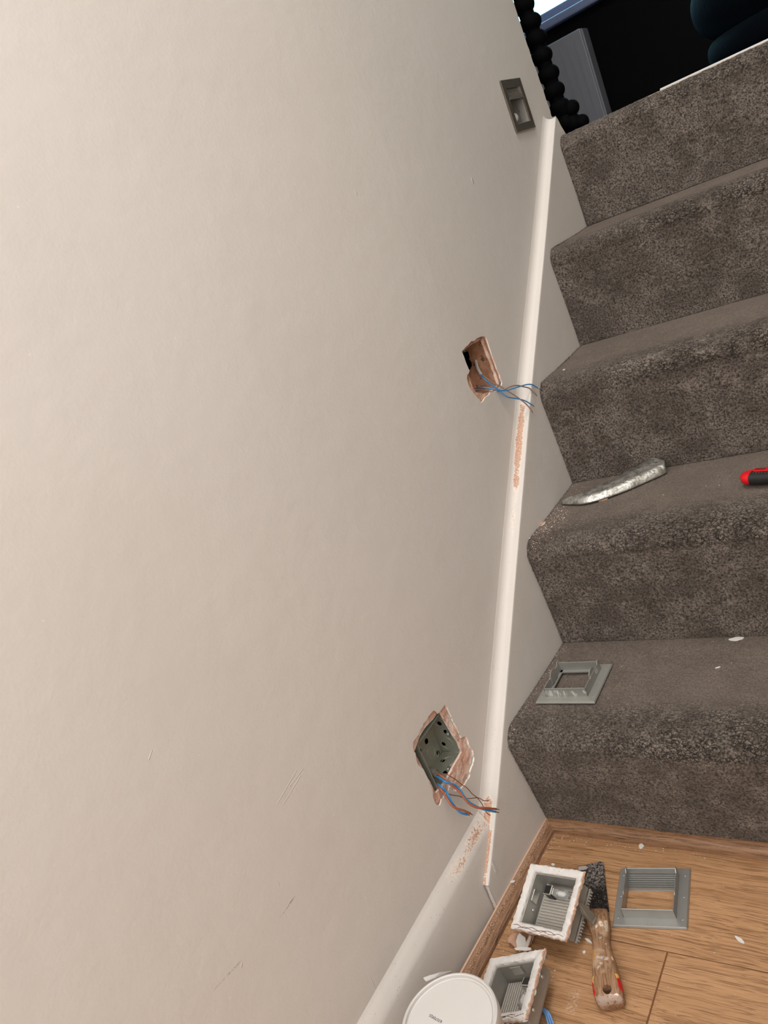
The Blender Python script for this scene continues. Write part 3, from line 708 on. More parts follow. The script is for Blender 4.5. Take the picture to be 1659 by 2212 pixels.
# ------------------------------------------------------------------ light still fixed to the wall
lg = thing('recessed_wall_light', 'square brushed steel recessed light fixed in the wall near the top step', 'wall light', (bend(FY) - PW + .0042, FY, FZ))
lg.matrix_world = Matrix(((0, 0, -1, bend(FY) - PW + .0042), (-1, 0, 0, FY), (0, 1, 0, FZ), (0, 0, 0, 1)))
frame_parts(lg, True, plate_m=M_STEEL, collar_m=M_ALUD)
mb = MB(); q = .034
mb.box((-q, -q, .0465), (q, q, .048)); mb.box((-q, -q, .018), (-q + .0012, q, .048)); mb.box((q - .0012, -q, .018), (q, q, .048)); mb.box((-q, -q, .018), (q, -q + .0012, .048)); mb.box((-q, q - .0012, .018), (q, q, .048))
mb.build('housing', [M_ALUD], lg)
mb = MB(); prof = []
for i in range(18):
    a = i / 18; b = (i + .6) / 18; c_ = (i + 1) / 18
    f_ = lambda t: (.033 - .058 * t, .016 + .024 * math.sin(min(t * 1.25, 1) * PI / 2))
    prof += [(f_(a)[0], f_(a)[1] - .0012), (f_(b)[0], f_(b)[1] - .0012), (f_(b)[0] - .0003, f_(b)[1]), (f_(c_)[0], f_(c_)[1])]
mb.loft([[(x, y, z) for y, z in prof + [(p[0], p[1] + .002) for p in prof[::-1]]] for x in (-.0325, .0325)])
mb.build('ribbed_reflector', [M_ALU], lg)
mb = MB(); mb.ball((.002, -.018, .020), .0115, 24, sc=(1.25, .9, 1)); mb.build('glass_dome', [M_FROST], lg, smooth=True)

# ------------------------------------------------------------------ lamp housings pulled out of the wall
M_CRK = plain('crack_brown', srgb(116, 74, 54), .9)
def housing(label, M, t, W_, H_, D, m, b, orient, seed, loc_fix=(0, 0, 0)):
    root = thing('light_housing', label, 'light housing')
    Mx = Matrix(M).to_4x4(); Mx.translation = Vector(t) + Vector(loc_fix); root.matrix_world = Mx
    w2, h2 = W_ / 2, H_ / 2; bw, bh = w2 - b, h2 - b
    iw, ih = w2 - m - .002, h2 - m - .002
    r_ = random.Random(seed)
    # die-cast body, open at the front
    mb = MB(); ring = []
    for (a, c_, z) in ((bw, bh, -.002), (bw, bh, -D + .006), (bw - .004, bh - .004, -D), (iw - .004, ih - .004, -D + .0015), (iw, ih, -D + .004), (iw, ih, -.002), (bw, bh, -.002)):
        ring.append([(-a, -c_, z), (a, -c_, z), (a, c_, z), (-a, c_, z)])
    mb.loft(ring, caps=False); mb.add([(-bw + .004, -bh + .004, -D), (bw - .004, -bh + .004, -D), (bw - .004, bh - .004, -D), (-bw + .004, bh - .004, -D)], [(0, 1, 2, 3)])
    body = mb.build('body', [M_ALUD], root, bevel=.0008)
    # rim caked in white painted plaster, ragged at its outer edge
    mb = MB(); N = 28; sec_n = 8; rings = []
    per = []
    for i in range(4):
        a = [(-1, -1), (1, -1), (1, 1), (-1, 1)][i]; c_ = [(1, -1), (1, 1), (-1, 1), (-1, -1)][i]
        for j in range(N): per.append((a[0] + (c_[0] - a[0]) * j / N, a[1] + (c_[1] - a[1]) * j / N))
    for (ou, z, jt) in ((0., -.0030, .0010), (0., .0006, .0011), (-.0012, .0022, .0006), (-m + .0015, .0018, .0005), (-m, .0006, .0005), (-m, -.0030, .0003)):
        rings.append([((w2 + ou) * p[0] + r_.uniform(-jt, jt), (h2 + ou) * p[1] + r_.uniform(-jt, jt), z + r_.uniform(-.0004, .0004)) for p in per])
    rings.append(rings[0]); mb.loft(rings, caps=False); mb.build('plastered_rim', [M_RES], root, auto=.9)
    # broken terracotta skin along two edges
    mb = MB(); pp = []
    for j in range(30):
        t_ = j / 29; pp.append((w2 + r_.uniform(-.0003, .0012), -h2 + t_ * 2 * h2, .0008 + r_.uniform(-.001, .001)))
    mb.tube(pp, [r_.uniform(.0007, .0019) for _ in pp], 6)
    pp = [(-w2 + t_ / 24 * 2 * w2, -h2 - r_.uniform(-.0003, .0008), -.0005 + r_.uniform(-.001, .0006)) for t_ in range(25)]
    mb.tube(pp, [r_.uniform(.0003, .0011) for _ in pp], 6); mb.build('plaster_residue', [M_TER], root, auto=.6)
    mb = MB(); cy_ = -h2 + m * .45
    for k_ in range(2):
        x0 = -w2 + (.012 if k_ else .002); x1_ = w2 - (.004 if k_ else .016)
        mb.tube(smoothline([(x0 + (x1_ - x0) * i / 9, cy_ + (.0016 if k_ else -.0016) * math.sin(i * 1.9 + seed + k_ * 2) - .001 * k_, .0021) for i in range(10)], 3), .00035, 5)
    mb.build('hairline_crack', [M_CRK], root)
    # ribbed reflector plate
    mb = MB(); prof = []; nn = 15
    ax = orient                    # 'h': ribs run left-right, 'v': ribs run up-down
    L0, L1 = (ih - .003, iw - .004) if ax == 'h' else (iw - .003, ih - .003)
    for i in range(nn):
        a = -L0 + 2 * L0 * i / nn; b_ = -L0 + 2 * L0 * (i + .7) / nn; c_ = -L0 + 2 * L0 * (i + 1) / nn
        cv_ = 0. if ax == 'h' else .003
        prof += [(a, -D + .0078), (a * .5 + b_ * .5, -D + .0083), (b_, -D + .0078), (b_ + .0002, -D + .0064), (c_, -D + .0064)]
    ring = [[((x, y, z) if ax == 'h' else (y, x, z)) for y, z in prof + [(p[0], p[1] - .0025) for p in prof[::-1]]] for x in (-L1, L1)]
    mb.loft(ring); mb.build('ribbed_reflector', [M_RIB], root)
    # lamp holder and capsule bulb
    hx, hy, an = (-.012, ih - .015, 0.) if ax == 'h' else (iw - .012, ih - .020, -1.75)
    R2 = Matrix.Translation((hx, hy, -D + .016)) @ Matrix.Rotation(an, 4, 'Z')
    mb = MB(); mb.box((-.006, -.006, -.0085), (.0045, .006, .007), M=R2); mb.build('lamp_holder', [M_BLACKC], root, bevel=.0008)
    mb = MB(); mb.box((.0045, -.0045, -.006), (.0065, .0045, .0055), M=R2); mb.box((-.0064, -.0064, .0062), (.005, -.0052, .0076), M=R2); mb.box((.0036, -.0064, .0062), (.0052, .0064, .0076), M=R2); mb.build('holder_clip', [M_CHROME], root, bevel=.0003)
    R3 = R2 @ Matrix.Rotation(PI / 2, 4, 'Y')
    mb = MB(); mb.box((.0062, -.0042, -.0022), (.014, .0042, .0026), M=R2); mb.lathe([(.0, .022)][:0] + [(.0044, .013), (.0050, .015), (.0050, .022), (.0046, .0255), (.003, .0275), (.0012, .0285), (.0006, .030)], 20, M=R3); mb.build('capsule_bulb', [M_GLASS], root, auto=.8)
    mb = MB(); mb.lathe([(.0016, .009), (.0024, .012), (.0024, .021), (.001, .023)], 12, M=R3); mb.build('bulb_filament', [M_FROST], root, smooth=True)
    # small spring clip on the inner wall and screws
    mb = MB()
    if ax == 'h': B0 = Matrix.Translation((-iw + .0008, .006, -.012)) @ Matrix.Rotation(PI / 2, 4, 'Y')
    else: B0 = Matrix.Translation((-.002, ih - .0008, -.010)) @ Matrix.Rotation(PI / 2, 4, 'X')
    if ax == 'h': mb.box((-.006, -.008, -.0004), (.006, .008, .0012), M=B0)
    else: mb.box((-.008, -.006, -.0004), (.008, .006, .0012), M=B0)
    mb.build('spring_clip', [M_CHROME], root, bevel=.0006)
    for (x, y, z) in ((-iw, -.010, -.017),):
        mb = MB(); mb.lathe([(.0022, 0), (.0022, .0008), (.0016, .0016), (.0, .0018)], 16, M=Matrix.Translation((x, y, z)) @ Matrix.Rotation(PI / 2, 4, 'Y')); mb.build('rivet', [M_CHROME], root, smooth=True)
    return root, (bw, bh, iw, ih, D)
MA = [[0.98555, 0.05847, -0.15899], [-0.10519, 0.94691, -0.3038], [0.13279, 0.31614, 0.93937]]
hA, dA = housing('square lamp housing with white plaster-caked rim lying tilted beside the scraper', MA, (.0721, -.1614, .0478), .0875, .0873, .0329, .0096, .0088, 'h', 3)
bw, bh = dA[0], dA[1]; D = dA[4]
mb = MB()                          # cooling fins down the outer right side
for i in range(17):
    y = bh - .004 - i * (2 * bh - .006) / 16.5
    if -.004 < y < .010: continue
    mb.box((bw - .0002, y - .0012, -D + .001), (bw + .0055, y + .0008, -D + .0042))
mb.box((bw - .0003, -bh, -D + .0005), (bw + .0022, bh, -D + .0045)); mb.build('cooling_fins', [M_ALUD], hA, bevel=.0004, seg=1)
iM = hA.matrix_world.inverted()
Z6 = zp((1040, 1820), 5.53)
def locp(root_inv, px, z): return root_inv @ Vector(un(px, 2, z))
top = [locp(iM, Z6(*q), zz_) for q, zz_ in (((1130, 740), .047), ((1165, 705), .050), ((1235, 745), .043), ((1350, 850), .030), ((1385, 870), .0265), ((1345, 975), .0245), ((1310, 965), .026), ((1215, 880), .037))]
mb = MB(); mb.prism(top, iM.to_3x3() @ Vector((0, 0, -.0015))); mb.build('bracket_strap', [M_STEEL], hA, bevel=.0005)
MBm = [[0.94795, -0.16393, -0.27297], [0.17161, 0.98516, 0.00431], [0.26821, -0.05093, 0.96201]]
hB, dB = housing('square lamp housing with white plaster-caked rim half hidden by the tub lid', MBm, (.0669, -.2865, .0435), .0833, .0924, .033, .011, .0075, 'v', 8)
bw, bh = dB[0], dB[1]; D = dB[4]
for yy in (.022, -.022):
    mb = MB(); mb.lathe([(.0030, 0), (.0030, .0010), (.0020, .0022), (.0, .0026)], 16, M=Matrix.Translation((bw, yy, -.014)) @ Matrix.Rotation(PI / 2, 4, 'Y')); mb.build('side_rivet', [M_CHROME], hB, smooth=True)
iB = hB.matrix_world.inverted()
for i in range(3):
    P = [un((1164 + i * 3, 2176), 2, .006), un((1174 + i * 4, 2184), 2, .006), un((1181 + i * 5, 2200), 2, .005), un((1184 + i * 5, 2225), 2, .004), un((1160, 2250), 2, .004)]
    mb = MB(); mb.tube([iB @ Vector(p) for p in smoothline(P)], .0012, 8); mb.build('lead_wire', [plain('pale_blue_insulation', srgb(120, 165, 220), .4)], hB, smooth=True)

# ------------------------------------------------------------------ back box in the lower hole
X0 = bend(-.13) - PW - .0062
A0 = un(Z4(905, 802), 0, X0); yF = A0[1]; zB = A0[2]
best = min(np.arange(.015, .06, .0005), key=lambda d: abs(un(Z4(615, 800), 0, X0 - d)[1] - yF) + abs(un(Z4(615, 800), 0, X0 - d)[2] - zB)); BD = float(max(.028, best))
print('box depth', best, yF, zB)
yN = un(Z4(545, 1365), 0, X0)[1] + .0045; zT = zB + .078
bx = thing('back_box', 'galvanised steel back box sunk in the lower broken hole of the wall', 'electrical box', (X0, yF, zB)); bo = Vector((X0, yF, zB)); bi = Matrix.Translation(-bo)
def bpart(mb, name, mats, **kw): return mb.build(name, mats, bx, M=bi, **kw)
mb = MB(); tt = .0012
mb.box((X0 - BD - tt, yN, zB - tt), (X0 - BD, yF + tt, zT)); mb.box((X0 - BD, yF, zB - tt), (X0, yF + tt, zT)); mb.box((X0 - BD, yN, zB - tt), (X0, yF, zB)); mb.box((X0 - BD, yN - tt, zB - tt), (X0, yN, zT)); mb.box((X0 - BD, yN, zT), (X0, yF, zT + tt))
bpart(mb, 'box_shell', [M_GALV])
def ringon(c, ax, r, w_=.0007, ang=(0, 2 * PI), squash=1.):   # raised knockout ring on a face; ax is its normal axis
    c = Vector(c); e = [Vector((1, 0, 0)), Vector((0, 1, 0)), Vector((0, 0, 1))]; u, v = [e[i] for i in range(3) if i != ax]; n = 32
    mb = MB(); mb.tube([c + u * r * math.cos(ang[0] + (ang[1] - ang[0]) * i / n) + v * r * squash * math.sin(ang[0] + (ang[1] - ang[0]) * i / n) for i in range(n + 1)], w_, 6); return bpart(mb, 'knockout_ring', [M_GALV], smooth=True)
def face(px, ax):                 # a pixel on one of the inner faces
    return un(Z4(*px), ax, {0: X0 - BD, 1: yF, 2: zB}[ax])
def holeon(px, ax, r):
    c = face(px, ax); Rm = {0: Matrix.Rotation(PI / 2, 4, 'Y'), 1: Matrix.Rotation(PI / 2, 4, 'X'), 2: Matrix.Identity(4)}[ax]
    mb = MB(); mb.lathe([(r, -.0002), (r, .0002)], 20, M=Matrix.Translation(c) @ Rm); bpart(mb, 'punched_hole', [M_PDARK])
ringon(face((455, 795), 0), 0, .0095); ringon(face((450, 840), 0), 0, .018, ang=(-1.2, 2.2))
ringon(face((675, 672), 1), 1, .0105); ringon(face((690, 925), 2), 2, .0105); ringon(face((560, 380), 1), 1, .009)
for px, ax, r in (((390, 645), 0, .0040), ((303, 780), 0, .0030), ((548, 802), 0, .0034), ((627, 682), 1, .0032), ((615, 915), 2, .0034), ((655, 515), 1, .0034), ((570, 400), 1, .0035), ((655, 1075), 2, .0040), ((690, 790), 1, .0016)): holeon(px, ax, r)
for px in ((690, 545), (690, 1030), (545, 1310)):
    c = un(Z4(*px), 0, X0 - .006); mb = MB(); mb.lathe([(.0052, 0), (.0052, .0012), (.0022, .0012), (.0022, .0022), (.001, .0024)], 20, M=Matrix.Translation(c) @ Matrix.Rotation(PI / 2, 4, 'Y')); bpart(mb, 'screw_lug', [M_CHROME], auto=.6)
mb = MB()                          # pressed seams where the faces fold
for d in ((-BD + .001, yF - .0004, zB + .0004, 2), ): mb.tube([(X0 - BD + .0004, yF - .0004, zB), (X0 - BD + .0004, yF - .0004, zT)], .0006, 6); mb.tube([(X0 - BD + .0004, yF, zB + .0004), (X0 - BD + .0004, yN, zB + .0004)], .0006, 6); mb.tube([(X0 - BD, yF - .0004, zB + .0004), (X0, yF - .0004, zB + .0004)], .0006, 6)
bpart(mb, 'folded_seam', [M_GALV], smooth=True)
g0 = un(Z4(430, 1055), 0, X0 - .020); g1 = un(Z4(525, 1098), 0, X0 - .007)
mb = MB(); mb.tube([g0, g1], [.0062, .0056], 18, caps=False); mb.tube([g0, g1], [.0044, .0046], 18, caps=True); bpart(mb, 'cable_grommet', [plain('grey_rubber', srgb(132, 128, 120), .6)], auto=.6)

# ------------------------------------------------------------------ cables
def wire(root, name, px, off, r, mat, z, tip=None, label=None):
    P = []
    for (q, o_) in zip(px, off): P.append(onwall(z(*q), -PW + o_))
    L = smoothline(P, 8); mb = MB(); mb.tube(L, r, 10); w_ = mb.build(name, [mat], root, smooth=True)
    if label: w_['label'] = label
    if tip:
        e = L[-1]; d = (L[-1] - L[-3]).normalized(); mb = MB(); mb.tube([e - d * .002, e + d * tip * .5, e + d * tip + Vector((0, 0, -.0008))], .0006, 8); mb.build('bared_end', [M_COP], w_, smooth=True)
    return w_
R_ = .00155
c = thing('electrical_cable', 'blue and brown cable from the grey grommet of the back box, reaching to the stringer', 'cable', group=None)
wire(c, 'brown_wire', [(525,1085),(600,1130),(700,1215),(790,1290),(850,1350),(910,1430),(985,1510),(1090,1560),(1200,1565),(1350,1580)], [-.016,-.006,.004,.008,.012,.017,.022,.028,.032,.034], R_, M_BROWN, Z4, .006)
wire(c, 'blue_wire', [(520,1125),(590,1165),(660,1210),(790,1255),(860,1330),(920,1420),(1000,1500),(1100,1555),(1200,1590),(1345,1618)], [-.016,-.006,.003,.007,.011,.016,.021,.026,.030,.033], R_, M_BLUE, Z4, .006)
wire(c, 'earth_wire', [(580,1100),(660,1097),(720,1130),(800,1180),(880,1245),(950,1290),(1020,1370),(1090,1425),(1150,1500),(1190,1580),(1230,1640),(1270,1668)], [-.010,-.003,.003,.007,.010,.014,.018,.020,.024,.027,.029,.030], .00055, M_COP, Z4)
c = thing('electrical_cable', 'short blue and brown cable hanging from the bottom corner of the back box', 'cable')
wire(c, 'brown_wire', [(535,1250),(590,1310),(640,1380),(690,1460),(730,1520),(800,1570),(900,1600),(990,1640)], [-.009,.002,.006,.010,.014,.018,.022,.024], R_, M_BROWN, Z4, .005)
wire(c, 'blue_wire', [(540,1235),(600,1275),(660,1340),(700,1410),(740,1490),(800,1570),(860,1630),(950,1655)], [-.009,.002,.005,.008,.011,.014,.018,.021], R_, M_BLUE, Z4, .004)
wire(c, 'earth_wire', [(640,1345),(700,1372),(760,1390),(830,1400),(900,1425),(980,1435),(1080,1425),(1130,1435),(1180,1465),(1250,1462)], [-.006,.000,.004,.008,.012,.016,.020,.022,.024,.026], .00055, M_COP, Z4)
R_ = .0011
c = thing('electrical_cable', 'pale sheathed cable from the upper hole whose cores end lowest over the stringer', 'cable')
wire(c, 'cable_sheath', [(485,200),(476,330),(485,430),(505,520),(530,570),(550,602)], [-.040,-.036,-.031,-.026,-.021,-.017], .0026, M_CABG, Z3)
wire(c, 'brown_wire', [(560,605),(620,655),(700,710),(780,745),(850,790),(930,840),(1010,895),(1080,950),(1130,1005),(1148,1030)], [-.017,-.010,-.003,.003,.008,.013,.018,.022,.024,.025], R_, M_BRNG, Z3, .004)
wire(c, 'blue_wire', [(545,605),(590,660),(660,715),(740,770),(800,825),(860,870),(940,885),(1020,900),(1090,925),(1155,965)], [-.017,-.010,-.004,.002,.006,.010,.014,.018,.021,.024], R_, M_BLUE, Z3, .005)
c = thing('electrical_cable', 'second cable from the upper hole whose blue and brown cores reach the carpet nosing', 'cable')
wire(c, 'blue_wire', [(485,765),(560,758),(640,765),(720,785),(840,795),(930,770),(1030,740),(1100,722),(1160,725),(1215,758)], [-.030,-.016,-.006,.002,.008,.013,.017,.020,.022,.024], R_, M_BLUE, Z3, .003)
wire(c, 'brown_wire', [(490,795),(600,792),(700,800),(780,800),(840,775),(900,748),(975,733),(1060,750),(1120,765),(1160,800),(1195,835)], [-.030,-.014,-.004,.003,.008,.012,.015,.018,.020,.022,.024], R_, M_BRNG, Z3, .004)

# ------------------------------------------------------------------ filler tub
ZL = .118; LC = Vector(un((969, 2199), 2, ZL)); LR = .0575
tb = thing('filler_tub', 'round white plastic tub with a closed lid standing on the floor by the skirting', 'tub', (LC.x, LC.y, 0))
e0 = un((867, 2199), 2, ZL); e1 = un((1070, 2199), 2, ZL); LR = float(np.linalg.norm(e1 - e0)) / 2
e2 = un((966, 2096), 2, ZL)
print('tub', LC, LR, np.linalg.norm(e2 - np.array(LC)))
mb = MB(); mb.lathe([(LR * .86, .0005), (LR * .87, .003), (LR * .94, ZL - .014), (LR * .90, ZL - .012)], 64); mb.build('tub_body', [M_TUB], tb, auto=.6)
mb = MB(); mb.lathe([(LR * .965, -.013), (LR * 1.0, -.012), (LR * 1.005, -.004), (LR * .99, -.001), (LR * .955, .0), (LR * .935, -.0008), (LR * .925, -.0045), (LR * .905, -.0052), (LR * .885, -.0050), (LR * .87, -.0036), (LR * .5, -.0034), (.0001, -.0034)], 96, (0, 0, ZL)); mb.build('lid', [M_TUB], tb, auto=.5)
mb = MB()                          # torn tamper strip hanging at the back
P = [un(q, 2, ZL - .006) for q in [(914, 2112), (930, 2106), (950, 2100), (975, 2097)]]; P2 = [un(q, 2, ZL - .010) for q in [(920, 2120), (935, 2114), (953, 2106), (975, 2101)]]
mb.loft([[Vector(a) - tb.location, Vector(b) - tb.location, Vector(b) - tb.location - Vector((0, 0, .0008)), Vector(a) - tb.location - Vector((0, 0, .0008))] for a, b in zip(P, P2)]); mb.build('torn_seal', [M_TUB], tb)
cv_ = bpy.data.curves.new('batch_number', 'FONT'); cv_.body = '63570925'; cv_.size = .0050; cv_.align_x = 'CENTER'; cv_.align_y = 'CENTER'; cv_.extrude = .00005; cv_.space_character = 1.05
tx = bpy.data.objects.new('batch_number', cv_); COL.objects.link(tx)
a = un((954, 2207.5), 2, ZL - .0032); b = un((928, 2192.5), 2, ZL - .0032); an = math.atan2(b[1] - a[1], b[0] - a[0]); cc_ = (a + b) / 2
bpy.context.view_layer.update(); dg = bpy.context.evaluated_depsgraph_get(); me = bpy.data.meshes.new_from_object(tx.evaluated_get(dg)); bpy.data.objects.remove(tx)
wd = max(v.co.x for v in me.vertices) - min(v.co.x for v in me.vertices); me.transform(Matrix.Scale(np.linalg.norm(b - a) / wd, 4))
me.transform(Matrix.Translation(Vector(cc_) - tb.location) @ Matrix.Rotation(an, 4, 'Z')); me.materials.clear(); link('batch_number', me, [M_INK], tb)

# ------------------------------------------------------------------ scraper
Z2 = zp((1230, 1840), 5.72)
sc_ = thing('paint_scraper', 'old paint scraper with black blade and worn wooden handle between housing and frame', 'scraper')
k = NT('blackened_steel', .45, .5); f = k.noise(160, 5, .7); tp = un(Z2(300, 200), 2, .003)
base = k.mix(k.step(f, .5, .62), (.012, .010, .009, 1), (.05, .04, .032, 1)); up = k.stroke(tuple(un(Z2(330, 190), 2, .004)), tuple(un(Z2(330, 290), 2, .004)), .030, .9)
base = k.mix(k.math('MULTIPLY', up, k.step(k.noise(330, 4, .8), .46, .56)), base, srgb(165, 158, 152)); base = k.mix(k.math('MULTIPLY', k.step(k.noise(500, 2), .66, .70), .9), base, srgb(200, 185, 170))
base = k.mix(k.stroke(tuple(un(Z2(130, 200), 2, .004)), tuple(un(Z2(190, 195), 2, .004)), .0045, .4, .003), base, srgb(200, 190, 182))
k.color(base); k.bump(f, .0006); M_BLADE = k.m
mb = MB(); P = [un(Z2(*q), 2, .0035) for q in [(100, 183), (140, 170), (375, 120), (408, 122), (425, 160), (437, 300), (450, 420), (468, 560), (485, 700), (487, 800), (300, 830), (255, 700), (150, 330)]]
mb.prism(P, (0, 0, -.0013)); mb.build('blade', [M_BLADE], sc_, bevel=.0003, seg=1)
stn = [((262, 742), (478, 742), .006, .012), ((240, 790), (494, 800), .003, .016), ((226, 870), (506, 880), .001, .0185), ((232, 930), (508, 960), .001, .019), ((268, 1010), (505, 1020), .001, .019), ((290, 1080), (500, 1085), .001, .019), ((302, 1160), (512, 1160), .0005, .019), ((304, 1260), (540, 1255), .0005, .0195), ((300, 1400), (582, 1385), .0005, .020), ((300, 1540), (622, 1520), .0005, .021), ((302, 1680), (655, 1650), .0005, .022), ((312, 1790), (678, 1750), .0005, .022), ((326, 1850), (686, 1830), .0005, .021), ((350, 1905), (690, 1885), .001, .018), ((392, 1955), (680, 1915), .003, .013)]
mb = MB(); rings = []
for a, b, z0, z1 in stn:
    zm = (z0 + z1) / 2 - .003; A = Vector(un(Z2(*a), 2, zm)); B = Vector(un(Z2(*b), 2, zm)); cm = (A + B) / 2; hw = (B - A).length / 2; u = (B - A).normalized(); hz = (z1 - z0) / 2; cz = (z0 + z1) / 2; ring = []
    for i in range(28):
        t = 2 * PI * i / 28; cs, sn = math.cos(t), math.sin(t); e_ = .62
        p = cm + u * hw * math.copysign(abs(cs) ** e_, cs); ring.append((p.x, p.y, cz + hz * math.copysign(abs(sn) ** e_, sn)))
    rings.append(ring)
mb.loft(rings)
k = NT('worn_handle_wood', .5, 0, .4)
hd = Vector(un(Z2(480, 1800), 2, .02)) - Vector(un(Z2(370, 900), 2, .02)); hd.normalize(); ang = math.atan2(hd.y, hd.x)
v = k.mapping((.06, 1, 1), v=k.mapping((1, 1, 1), rot=(0, 0, -ang))); gr = k.noise(500, 3, .6, v=v)
base = k.mix(k.step(gr, .35, .65), srgb(120, 88, 62), srgb(160, 124, 94)); base = k.mix(k.step(k.noise(40, 3), .5, .62), base, srgb(176, 146, 118))
def H_(x, y, z=.018): return tuple(un(Z2(x, y), 2, z))
for (a, b, wd_, cl, wob) in (((385, 880), (400, 915), .0028, srgb(222, 205, 190), .004), ((340, 940), (330, 900), .0018, srgb(222, 205, 190), .003), ((460, 860), (470, 950), .004, srgb(190, 172, 150), .004), ((350, 1310), (470, 1335), .0032, srgb(186, 172, 162), .003), ((400, 1400), (370, 1450), .0038, srgb(188, 174, 164), .004),
                        ((450, 1140), (485, 1180), .0012, srgb(232, 214, 196), .002), ((520, 1280), (560, 1350), .0016, srgb(232, 208, 190), .002), ((500, 1790), (590, 1770), .0024, srgb(236, 218, 204), .003), ((370, 1860), (640, 1850), .009, srgb(160, 140, 126), .004), ((300, 1230), (310, 1330), .0018, srgb(188, 128, 50), .001),
                        ((505, 1470), (500, 1530), .0012, srgb(190, 132, 54), .002), ((350, 1545), (350, 1546), .001, srgb(230, 230, 230), .001)):
    msk = k.stroke(H_(*a), H_(*b), wd_, .35, wob, 260); base = k.mix(k.math('MULTIPLY', msk, k.step(k.noise(260, 3), .34, .5)), base, cl)
for (a, b, wd_, cl) in (((515, 1525), (545, 1560), .0024, srgb(232, 180, 80)), ((588, 1530), (625, 1590), .0026, srgb(222, 172, 86)), ((300, 1560), (305, 1630), .0020, srgb(222, 172, 86))):
    base = k.mix(k.stroke(H_(*a), H_(*b), wd_, .15, .002, 300), base, cl)
for (a, b, wd_) in (((604, 1615), (632, 1690), .0052), ((303, 1670), (316, 1755), .0050)):
    base = k.mix(k.stroke(H_(a[0], a[1], .015), H_(b[0], b[1], .015), wd_, .15, .001, 300), base, srgb(205, 18, 28))
k.color(base); k.bump(gr, .0008, .6); M_HND = k.m
hnd = mb.build('handle', [M_HND], sc_, smooth=True)
cut = MB(); hc = Vector(un(Z2(467, 1700), 2, .021)); cut.lathe([(.0053, -.005), (.0053, .03)], 32, (hc.x, hc.y, 0)); co_ = cut.build('cutter', [M_HND])
bo_ = hnd.modifiers.new('hole', 'BOOLEAN'); bo_.operation = 'DIFFERENCE'; bo_.object = co_; bo_.solver = 'EXACT'
bpy.context.view_layer.update(); me = bpy.data.meshes.new_from_object(hnd.evaluated_get(bpy.context.evaluated_depsgraph_get())); hnd.modifiers.clear(); hnd.data = me; bpy.data.objects.remove(co_)
me.set_sharp_from_angle(angle=.9)
for q in ((378, 1052),):
    P = un(Z2(*q), 2, .020); mb = MB(); mb.lathe([(.0034, -.004), (.0034, .0002), (.0026, .0007), (.0, .0009)], 24, tuple(P)); mb.build('rivet', [plain('dull_brass', srgb(150, 128, 104), .5, .3)], sc_, auto=.6)

# ------------------------------------------------------------------ galvanised capping offcut on the second tread
Zb = zp((1150, 970), 5.352); TZ2 = 2 * RS + .0015
k = NT('battered_galvanised', .35, .85); f = k.noise(70, 5, .7)
base = k.mix(k.step(f, .4, .65), srgb(206, 206, 200), srgb(150, 148, 140)); base = k.mix(k.math('MULTIPLY', k.step(k.noise(260, 4, .75, v=k.mapping((.5, 1, 1))), .58, .64), .85), base, srgb(70, 58, 48))
for (a, r_) in (((790, 520), .0022), ((588, 585), .0024), ((820, 510), .0012)): base = k.mix(k.stroke(tuple(un(Zb(*a), 2, TZ2 + .012)), tuple(un(Zb(a[0] + 12, a[1]), 2, TZ2 + .012)), r_, .4, .002), base, srgb(170, 112, 40))
k.color(base); k.rough(k.math('ADD', .22, k.math('MULTIPLY', f, .3))); k.bump(k.math('ADD', f, k.noise(25, 2)), .0022, .8); M_BAR = k.m
cp = thing('metal_capping', 'bent galvanised metal channel offcut tapering to a point on the tread with the knife', 'metal offcut')
near = [(345, 634), (480, 640), (600, 634), (740, 602), (920, 545), (1100, 478), (1280, 400), (1450, 325), (1556, 274)]
nr = [Vector(un(Zb(*q), 2, TZ2)) for q in near]; n = len(nr); rings = []
RE = Vector(un(Zb(1530, 135), 1, nr[-1].y + .018)); FE = Vector(un(Zb(1400, 92), 1, nr[-1].y + .030))
print('capping end', nr[-1], RE, FE)
for i in range(n):
    t = i / (n - 1); g_ = t ** .42; N0 = nr[i]; hR = .002 + (RE.z - TZ2 - .002) * g_; wR = (RE.xy - nr[-1].xy) * (.12 + .88 * g_); fF = (FE.xy - nr[-1].xy) * (.12 + .88 * g_); hF = .002 + (FE.z - TZ2 - .002) * g_ ** 1.3
    sec = []
    for j in range(13):
        a = j / 12 * PI / 2; sec.append(N0 + Vector((wR.x * (1 - math.cos(a)), wR.y * (1 - math.cos(a)), hR * math.sin(a))))
    sec.append(N0 + Vector((wR.x, wR.y, 0)) * .7 + Vector((fF.x, fF.y, 0)) * .3 + Vector((0, 0, hR * .7 + hF * .3)))
    sec.append(N0 + Vector((fF.x, fF.y, hF)))
    sec.append(N0 + Vector((fF.x, fF.y + .0012, hF * .96)))
    sec.append(N0 + Vector((fF.x, fF.y + .0014, hF * .1)))
    rings.append(sec)
